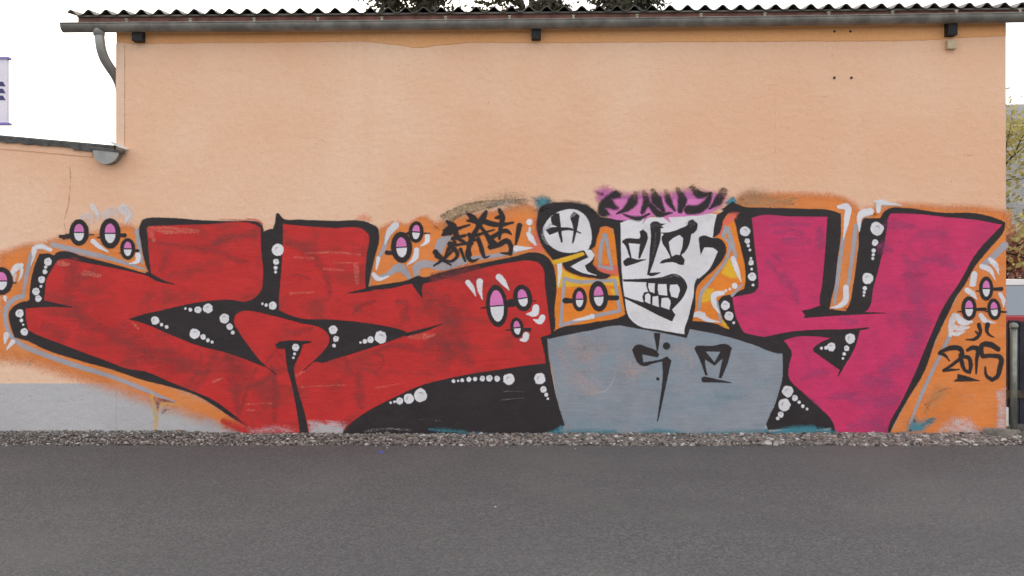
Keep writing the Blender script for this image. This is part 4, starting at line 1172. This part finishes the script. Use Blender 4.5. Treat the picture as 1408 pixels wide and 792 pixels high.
def stone(px, py, Y, sx, sy, sz, tone, label, seed):
    r = random.Random(seed)
    v0, f0 = ico(2)
    c = W(px, py, Y)
    vs_ = []
    for p in v0:
        k = 1 + 0.12 * math.sin(p[0] * 4 + seed) + 0.10 * math.sin(p[1] * 5 + 2 * seed) + r.uniform(-0.04, 0.04)
        vs_.append((c.x + p[0] * sx * k, Y + p[1] * sy * k, c.z + p[2] * sz * k))
    o = mesh_obj('stone', vs_, f0.tolist(), M_GRAVEL)
    at = o.data.attributes.new('tone', 'FLOAT', 'POINT'); at.data.foreach_set('value', [tone] * len(vs_))
    tag(o, label, 'stone')
stone(413, 609.5, -0.46, 0.024, 0.022, 0.02, 1.0, 'small bright white stone on the gravel below the red letters', 2)
stone(1211, 602, -0.24, 0.05, 0.04, 0.03, 0.72, 'large pale stone on the gravel under the magenta letter', 5)
stone(1326, 606, -0.38, 0.045, 0.035, 0.022, 0.95, 'flat whitish stone on the gravel below the painted year', 9)
stone(1168, 599.5, -0.2, 0.03, 0.03, 0.022, 0.8, 'pale grey stone against the foot of the magenta letter', 12)

# scraps on the tarmac
def scrap(px, py, w, d, h, rgb, label):
    Yd = FPX * CAM_H / (py - HOR) - CAM_D
    c = W(px, py, Yd)
    n = 12
    vv, ff = tube_vf([(c.x, Yd, 0.001), (c.x, Yd, h * 0.8), (c.x, Yd, h)], [w, w * 0.96, w * 0.8], n)
    tag(mesh_obj('bottle_cap', vv, ff, simple('cap_' + label[:6], rgb, 0.4, 0.2, 0.2, 40)), label, 'bottle cap')
scrap(524, 622, 0.028, 0.02, 0.012, (0.10, 0.12, 0.45), 'blue bottle cap lying on the tarmac near the gravel edge')

# ------------------------------------------------------------------ right-hand corner: kerb, post
kerb = empty('kerb_stone', (4.75, -0.1, 0))
tag(kerb, 'short weathered concrete kerb leading out from the corner of the building', 'kerb')
def slanted_block(name, p, q, w, h, mat, parent):
    p, q = Vector(p), Vector(q)
    d = (q - p).normalized(); nrm = Vector((-d.y, d.x, 0)) * w / 2
    vv = []
    for s in (p, q):
        for (k, z) in ((-1, 0), (1, 0), (1, h), (-1, h)):
            vv.append((s.x + nrm.x * k, s.y + nrm.y * k, s.z + z))
    o = mesh_obj(name, vv, [(0, 1, 2, 3), (4, 7, 6, 5), (0, 4, 5, 1), (1, 5, 6, 2), (2, 6, 7, 3), (3, 7, 4, 0)], mat, parent)
    bm = bmesh.new(); bm.from_mesh(o.data)
    bmesh.ops.bevel(bm, geom=bm.edges[:], offset=0.012, segments=2, affect='EDGES')
    bm.to_mesh(o.data); bm.free()
    return o
slanted_block('kerb_block', (4.58, -0.09, -0.03), (4.86, -0.24, -0.03), 0.10, 0.11, M_CONC, kerb)
slanted_block('kerb_block', (4.865, -0.243, -0.03), (5.25, -0.45, -0.03), 0.10, 0.10, M_CONC, kerb)

def post():
    Y = 0.05
    c = W(1394, 592, Y); top = W(1394, 447, Y).z
    p = empty('metal_post', (c.x, Y, 0))
    tag(p, 'grey galvanised steel post with rounded cap beside the building corner', 'post')
    vv, ff = tube_vf([(c.x, Y, -0.02), (c.x, Y, top - 0.03)], [0.030, 0.030], 20)
    mesh_obj('pole', vv, ff, M_POST, p, True)
    prof = [(0.031, -0.032), (0.040, -0.030), (0.042, -0.012), (0.036, 0.008), (0.022, 0.020), (0.004, 0.025)]
    vv, ff = tube_vf([(c.x, Y, top + z) for r_, z in prof], [r_ for r_, z in prof], 20)
    mesh_obj('cap', vv, ff, M_POST, p, True)
    vv, ff = tube_vf([(c.x, Y, -0.004), (c.x, Y, 0.012), (c.x, Y, 0.02)], [0.075, 0.075, 0.04], 20)
    mesh_obj('foot_plate', vv, ff, M_POST, p)
post()

def fence():
    Y = 0.42
    f_ = empty('board_fence', (4.95, Y, 0))
    tag(f_, 'dark navy upright board fence running on from the corner of the building', 'fence')
    navy = simple('navy_boards', (0.020, 0.020, 0.034), 0.75, 0, 0.5, 9, 0.4, 40)
    brown = simple('fence_rail', (0.09, 0.065, 0.045), 0.85, 0, 0.5, 12, 0.4)
    rf = random.Random(2)
    x = 4.90
    while x < 7.6:
        w_ = rf.uniform(0.092, 0.104)
        o = box('board', x, x + w_, Y - 0.010, Y + 0.010, 0.03, 1.09 + rf.uniform(-0.012, 0.012), navy, f_, 0.003)
        x += w_ + 0.008
    box('rail', 4.89, 7.6, Y - 0.040, Y - 0.011, 0.30, 0.375, brown, f_)
    box('rail', 4.89, 7.6, Y + 0.011, Y + 0.05, 0.85, 0.92, navy, f_)
fence()

# ------------------------------------------------------------------ parked red car behind the corner
def car():
    Yc = 4.2
    x0 = W(1380, 0, Yc).x - 1.55            # tail of the car, partly behind the corner
    c = empty('parked_car', (x0 + 2.0, Yc, 0))
    tag(c, 'red parked hatchback with sun glint painted on its roof behind the corner of the building', 'car')
    paintm = simple('red_car_paint', (0.42, 0.012, 0.03), 0.25, 0.0, 0.05, 3)
    paintm.node_tree.nodes['Principled BSDF'].inputs['Coat Weight'].default_value = 0.8
    glass = NT('car_glass'); glass.b.inputs['Base Color'].default_value = (0.24, 0.29, 0.35, 1); glass.b.inputs['Roughness'].default_value = 0.05; glass.b.inputs['Specular IOR Level'].default_value = 1.0
    tyre = simple('tyre_rubber', (0.015, 0.015, 0.016), 0.85, 0, 0.3, 20); rim = simple('alloy', (0.5, 0.5, 0.52), 0.3, 0.8, 0.1, 9)
    trim = simple('black_trim', (0.012, 0.012, 0.03), 0.5, 0, 0.2, 9)
    w = 0.82
    # side profile, tail to nose
    low = [(0.02, 0.30), (0.0, 0.55), (0.04, 0.86), (0.10, 0.95)]
    prof = low + [(1.0, 0.98), (2.4, 0.97), (2.9, 0.93), (3.7, 0.82), (3.92, 0.66), (3.95, 0.40), (3.9, 0.22), (0.1, 0.22)]
    def loft(name, prof, halfw, mat, parent, inset=0.0, z_ref=0.95):
        vv, ff = [], []
        n = len(prof)
        for s, yy in ((-1, halfw - 0.05), (-1, halfw), (1, halfw), (1, halfw - 0.05)):
            for (px_, pz) in prof:
                sh_ = 0.0 if abs(yy - halfw) < 1e-6 else 0.02
                vv.append((x0 + px_ + (sh_ if px_ < 2 else -sh_), Yc + s * yy, pz))
        order = [0, 1, 2, 3]
        vv2 = []
        for q, (s, yy, g_) in enumerate(((-1, halfw, 0.03), (-1, halfw - 0.04, 0.0), (1, halfw - 0.04, 0.0), (1, halfw, 0.03))):
            cx = sum(p_[0] for p_ in prof) / n; cz = sum(p_[1] for p_ in prof) / n
            for (px_, pz) in prof:
                k = 1 - (0.03 if g_ else 0.0)
                vv2.append((x0 + cx + (px_ - cx) * k, Yc + s * yy, cz + (pz - cz) * k))
        ff.append(tuple(range(n - 1, -1, -1))); ff.append(tuple(3 * n + i for i in range(n)))
        for q in range(3):
            for i in range(n):
                j = (i + 1) % n
                ff.append((q * n + i, q * n + j, (q + 1) * n + j, (q + 1) * n + i))
        return mesh_obj(name, vv2, ff, mat, parent)
    body = loft('body', prof, w, paintm, c)
    cab = [(0.12, 0.955), (0.42, 1.40), (0.60, 1.455), (1.6, 1.475), (2.05, 1.44), (2.85, 0.945)]
    # cabin: tapered glasshouse with roof panel
    def frustum(name, prof, w0, w1, mat, parent):
        vv, ff = [], []
        n = len(prof)
        for s in (-1, 1):
            for (px_, pz) in prof:
                t = (pz - 0.95) / 0.52
                vv.append((x0 + px_, Yc + s * (w0 + (w1 - w0) * t), pz))
        ff.append(tuple(range(n))); ff.append(tuple(range(2 * n - 1, n - 1, -1)))
        for i in range(n):
            j = (i + 1) % n
            ff.append((i, i + n, j + n, j))
        return mesh_obj(name, vv, ff, mat, parent)
    frustum('cabin', cab, w - 0.03, w - 0.17, paintm, c)
    # roof skin, sun glint painted white over top and sides; windows slightly proud
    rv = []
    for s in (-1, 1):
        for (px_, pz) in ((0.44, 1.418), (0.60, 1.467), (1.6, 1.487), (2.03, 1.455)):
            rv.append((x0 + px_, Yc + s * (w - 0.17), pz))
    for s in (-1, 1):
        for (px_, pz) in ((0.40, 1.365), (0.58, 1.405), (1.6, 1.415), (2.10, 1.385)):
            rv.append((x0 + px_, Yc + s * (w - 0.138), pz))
    mesh_obj('roof', rv, [(0, 1, 5, 4), (1, 2, 6, 5), (2, 3, 7, 6), (0, 8, 9, 1), (1, 9, 10, 2), (2, 10, 11, 3), (4, 5, 13, 12), (5, 6, 14, 13), (6, 7, 15, 14)], simple('sun_glint_roof', (0.72, 0.72, 0.74), 0.3, 0, 0.05, 4), c)
    for s in (-1, 1):
        def sp(px_, pz, o=0.006):
            t = (pz - 0.95) / 0.52
            return (x0 + px_, Yc + s * (w - 0.03 - 0.14 * t + o), pz)
        for q in (((0.36, 1.00), (0.56, 1.36), (0.92, 1.40), (0.92, 1.00)), ((0.98, 1.00), (0.98, 1.40), (1.62, 1.41), (1.62, 1.00)), ((1.68, 1.00), (1.68, 1.41), (2.02, 1.38), (2.66, 1.00))):
            mesh_obj('side_window', [sp(*k) for k in q], [(0, 1, 2, 3)], glass.m, c)
        for wx in (0.72, 3.15):
            cx = x0 + wx; cz = 0.31
            wl = empty('wheel', (0, 0, 0), c)
            ring = []
            path = [(cx, Yc + s * (w - 0.20), cz), (cx, Yc + s * (w - 0.17), cz), (cx, Yc + s * (w - 0.02), cz), (cx, Yc + s * (w + 0.012), cz)]
            vv, ff = tube_vf(path, [0.27, 0.31, 0.31, 0.28], 24); mesh_obj('tyre', vv, ff, tyre, wl, True)
            vv, ff = tube_vf([(cx, Yc + s * (w + 0.008), cz), (cx, Yc + s * (w + 0.02), cz)], [0.20, 0.17], 20); mesh_obj('rim', vv, ff, rim, wl)
        mesh_obj('door_handle', *box_vf(x0 + 1.05, x0 + 1.22, Yc + s * (w + 0.004) - 0.012, Yc + s * (w + 0.004) + 0.012, 0.88, 0.905), trim, c)
        mesh_obj('tail_light', *box_vf(x0 - 0.012, x0 + 0.06, Yc + s * 0.66 - 0.1, Yc + s * 0.66 + 0.1, 0.70, 0.88), simple('lamp_red', (0.5, 0.02, 0.02), 0.2, 0, 0.1, 9), c)
        mesh_obj('head_light', *box_vf(x0 + 3.82, x0 + 3.93, Yc + s * 0.6 - 0.14, Yc + s * 0.6 + 0.14, 0.60, 0.72), rim, c)
    wv = [(x0 + 0.135, Yc - 0.70, 0.99), (x0 + 0.135, Yc + 0.70, 0.99), (x0 + 0.40, Yc + 0.60, 1.38), (x0 + 0.40, Yc - 0.60, 1.38)]
    mesh_obj('rear_window', wv, [(0, 1, 2, 3)], glass.m, c)
    wv = [(x0 + 2.76, Yc - 0.70, 1.01), (x0 + 2.76, Yc + 0.70, 1.01), (x0 + 2.10, Yc + 0.60, 1.42), (x0 + 2.10, Yc - 0.60, 1.42)]
    mesh_obj('windscreen', wv, [(3, 2, 1, 0)], glass.m, c)
    mesh_obj('bumper', *box_vf(x0 - 0.05, x0 + 0.08, Yc - 0.78, Yc + 0.78, 0.30, 0.52), trim, c)
car()

# ------------------------------------------------------------------ trees
def leaf_mat(name, a, b):
    N = NT(name)
    at = N.n('ShaderNodeAttribute', attribute_name='tone')
    N.l(N.mixc(at.outputs['Fac'], a + (1,), b + (1,)), N.b.inputs['Base Color'])
    N.b.inputs['Roughness'].default_value = 0.7
    tr = N.n('ShaderNodeBsdfTranslucent'); N.l(N.mixc(at.outputs['Fac'], a + (1,), b + (1,)), tr.inputs['Color'])
    mx = N.n('ShaderNodeMixShader'); mx.inputs[0].default_value = 0.35
    N.l(N.b.outputs[0], mx.inputs[1]); N.l(tr.outputs[0], mx.inputs[2])
    N.l(mx.outputs[0], N.t.nodes['Material Output'].inputs['Surface'])
    return N.m
M_BARK = simple('bark', (0.045, 0.036, 0.028), 0.95, 0, 0.5, 14, 0.8, 30)
M_PINE = leaf_mat('dark_needles', (0.045, 0.045, 0.03), (0.11, 0.105, 0.075))
M_YEL = leaf_mat('yellow_leaves', (0.22, 0.21, 0.08), (0.60, 0.52, 0.20))
M_REDLEAF = leaf_mat('russet_leaves', (0.36, 0.15, 0.12), (0.66, 0.38, 0.30))

def tree(name, x, y, height, spread, seed, leafm, leaves, leaf, label, start=0.3, per=26, droop=0.0, cat='tree', group=None, rtrunk=0.16, needle=1.0, cluster=0.28, limbs=15):
    r = np.random.default_rng(seed)
    root = empty(name, (x, y, 0)); tag(root, label, cat, group)
    bv, bf, tips = [], [], []
    def add_tube(path, rad, n):
        v_, f_ = tube_vf(path, rad, n, False)
        o_ = len(bv); bv.extend(v_); bf.extend([tuple(i + o_ for i in q) for q in f_])
    def wander(p, d, L, n, jit, grav):
        pts = [p.copy()]
        for _ in range(n):
            d = (d + Vector(r.normal(0, jit, 3)) + Vector((0, 0, grav))).normalized()
            p = p + d * (L / n); pts.append(p.copy())
        return pts
    trunk = wander(Vector((x, y, -0.05)), Vector((0, 0, 1)), height * 0.95, 9, 0.05, 0.1)
    add_tube(trunk, [rtrunk * (1 - 0.92 * i / 9) + 0.008 for i in range(10)], 9)
    for b in range(limbs):
        t = start + (0.97 - start) * (b + r.random()) / limbs
        i = min(int(t * 9), 8); p = trunk[i].lerp(trunk[i + 1], t * 9 - i)
        az = b * 2.4 + r.uniform(-0.5, 0.5)
        L = spread * (1.05 - 0.75 * (t - start) / (1 - start)) * r.uniform(0.75, 1.15)
        d = Vector((math.cos(az), math.sin(az), 0.45 - droop))
        limb = wander(p, d.normalized(), L, 6, 0.16, 0.04 - droop * 0.1)
        rb = rtrunk * 0.42 * (1.1 - t) + 0.012
        add_tube(limb, [rb * (1 - 0.85 * k / 6) for k in range(7)], 6)
        for s in range(9):
            tt = 0.2 + 0.8 * (s + r.random()) / 9
            k = min(int(tt * 6), 5); q = limb[k].lerp(limb[k + 1], tt * 6 - k)
            dd = (limb[k + 1] - limb[k]).normalized() + Vector(r.normal(0, 0.75, 3))
            tw = wander(q, dd.normalized(), L * r.uniform(0.18, 0.42), 4, 0.25, 0.0)
            add_tube(tw, [rb * 0.3 * (1 - 0.8 * k2 / 4) + 0.002 for k2 in range(5)], 4)
            tips += tw[1:]
    mesh_obj('trunk', bv, bf, M_BARK, root)
    tips = np.array([t[:] for t in tips])
    n = leaves
    idx = r.integers(0, len(tips), n)
    C = tips[idx] + r.normal(0, cluster * spread / 3, (n, 3))
    a = r.normal(0, 1, (n, 3)); a /= np.linalg.norm(a, axis=1)[:, None]
    b_ = np.cross(a, r.normal(0, 1, (n, 3))); b_ /= np.linalg.norm(b_, axis=1)[:, None]
    s = leaf * r.uniform(0.6, 1.3, (n, 1))
    a *= s * needle; b_ *= s * 0.5
    V = np.stack([C - a, C + b_, C + a, C - b_], 1).reshape(-1, 3)
    F = np.arange(4 * n).reshape(-1, 4)
    o = mesh_obj('crown', V.tolist(), F.tolist(), leafm, root)
    tone = np.repeat(np.clip(0.5 + 0.28 * np.sin(C[:, 0] * 2.1 + C[:, 2] * 1.7) + r.normal(0, 0.22, n), 0, 1), 4)
    at = o.data.attributes.new('tone', 'FLOAT', 'POINT'); at.data.foreach_set('value', tone.astype(np.float32))
TG = 'dark trees rising behind the roof'
tree('dark_tree', W(553, 0, 13).x, 13, 12.0, 2.0, 21, M_PINE, 17000, 0.09, 'narrow dark tree whose top shows alone above the roof', 0.35, group=TG, cluster=0.26, limbs=22)
tree('dark_tree', W(735, 0, 13.5).x, 13.5, 12.6, 2.1, 22, M_PINE, 19000, 0.09, 'densest dark tree top above the middle of the roof', 0.35, group=TG, cluster=0.26, limbs=22)
tree('dark_tree', W(838, 0, 14.5).x, 14.5, 11.8, 2.1, 25, M_PINE, 9000, 0.09, 'sparse dark tree top right beside the densest one above the roof', 0.35, group=TG, cluster=0.24, limbs=20)
tree('yellow_tree', 8.6, 9.0, 6.3, 2.6, 31, M_YEL, 17000, 0.065, 'thin tree with yellow-green leaves beyond the building corner', 0.22, rtrunk=0.10, limbs=22)
tree('russet_shrub', 8.9, 7.2, 2.35, 1.3, 33, M_REDLEAF, 9000, 0.05, 'russet pink shrub behind the parked car', 0.05, cat='shrub', rtrunk=0.05, limbs=22)

# ------------------------------------------------------------------ sign beyond the annex
def sign():
    Y = 5.0
    xr = W(11, 0, Y).x
    z1, z0 = W(0, 82, Y).z, W(0, 169, Y).z
    p = empty('sign_board', (xr - 0.8, Y, 2.7))
    tag(p, 'pale lilac sign board standing above the annex roof', 'sign')
    lil = simple('lilac_panel', (0.80, 0.77, 0.88), 0.5, 0, 0.05, 4); pur = simple('purple_edge', (0.28, 0.22, 0.55), 0.5, 0, 0.1, 6); ink_ = simple('sign_letter', (0.05, 0.04, 0.16), 0.5, 0, 0.1, 6)
    box('panel', xr - 1.6, xr, Y - 0.03, Y + 0.03, z0, z1, lil, p)
    box('frame_rail', xr - 1.6, xr + 0.03, Y - 0.05, Y + 0.05, z1 + 0.001, z1 + 0.035, pur, p)
    box('frame_rail', xr - 1.6, xr + 0.035, Y - 0.05, Y + 0.05, z0 - 0.036, z0 - 0.001, pur, p)
    h = W(0, 115, Y).z - W(0, 121, Y).z
    for py in (116, 125.5, 135):
        a = W(0, py, Y).z
        vv = [(xr - 0.30, Y - 0.036, a + 0.5 * h), (xr - 0.06, Y - 0.036, a + 0.5 * h), (xr - 0.02, Y - 0.036, a - 0.55 * h), (xr - 0.30, Y - 0.036, a - 0.35 * h)]
        mesh_obj('letter_stroke', vv + [(x_, Y - 0.031, z_) for x_, _, z_ in vv], [(0, 1, 2, 3), (0, 4, 5, 1), (1, 5, 6, 2), (2, 6, 7, 3), (3, 7, 4, 0)], ink_, p)
    for dx in (-1.3, -0.3):
        vv, ff = tube_vf([(xr + dx, Y + 0.09, 2.6), (xr + dx, Y + 0.09, z1)], [0.035, 0.035], 10)
        mesh_obj('support_post', vv, ff, M_POST, p)
sign()
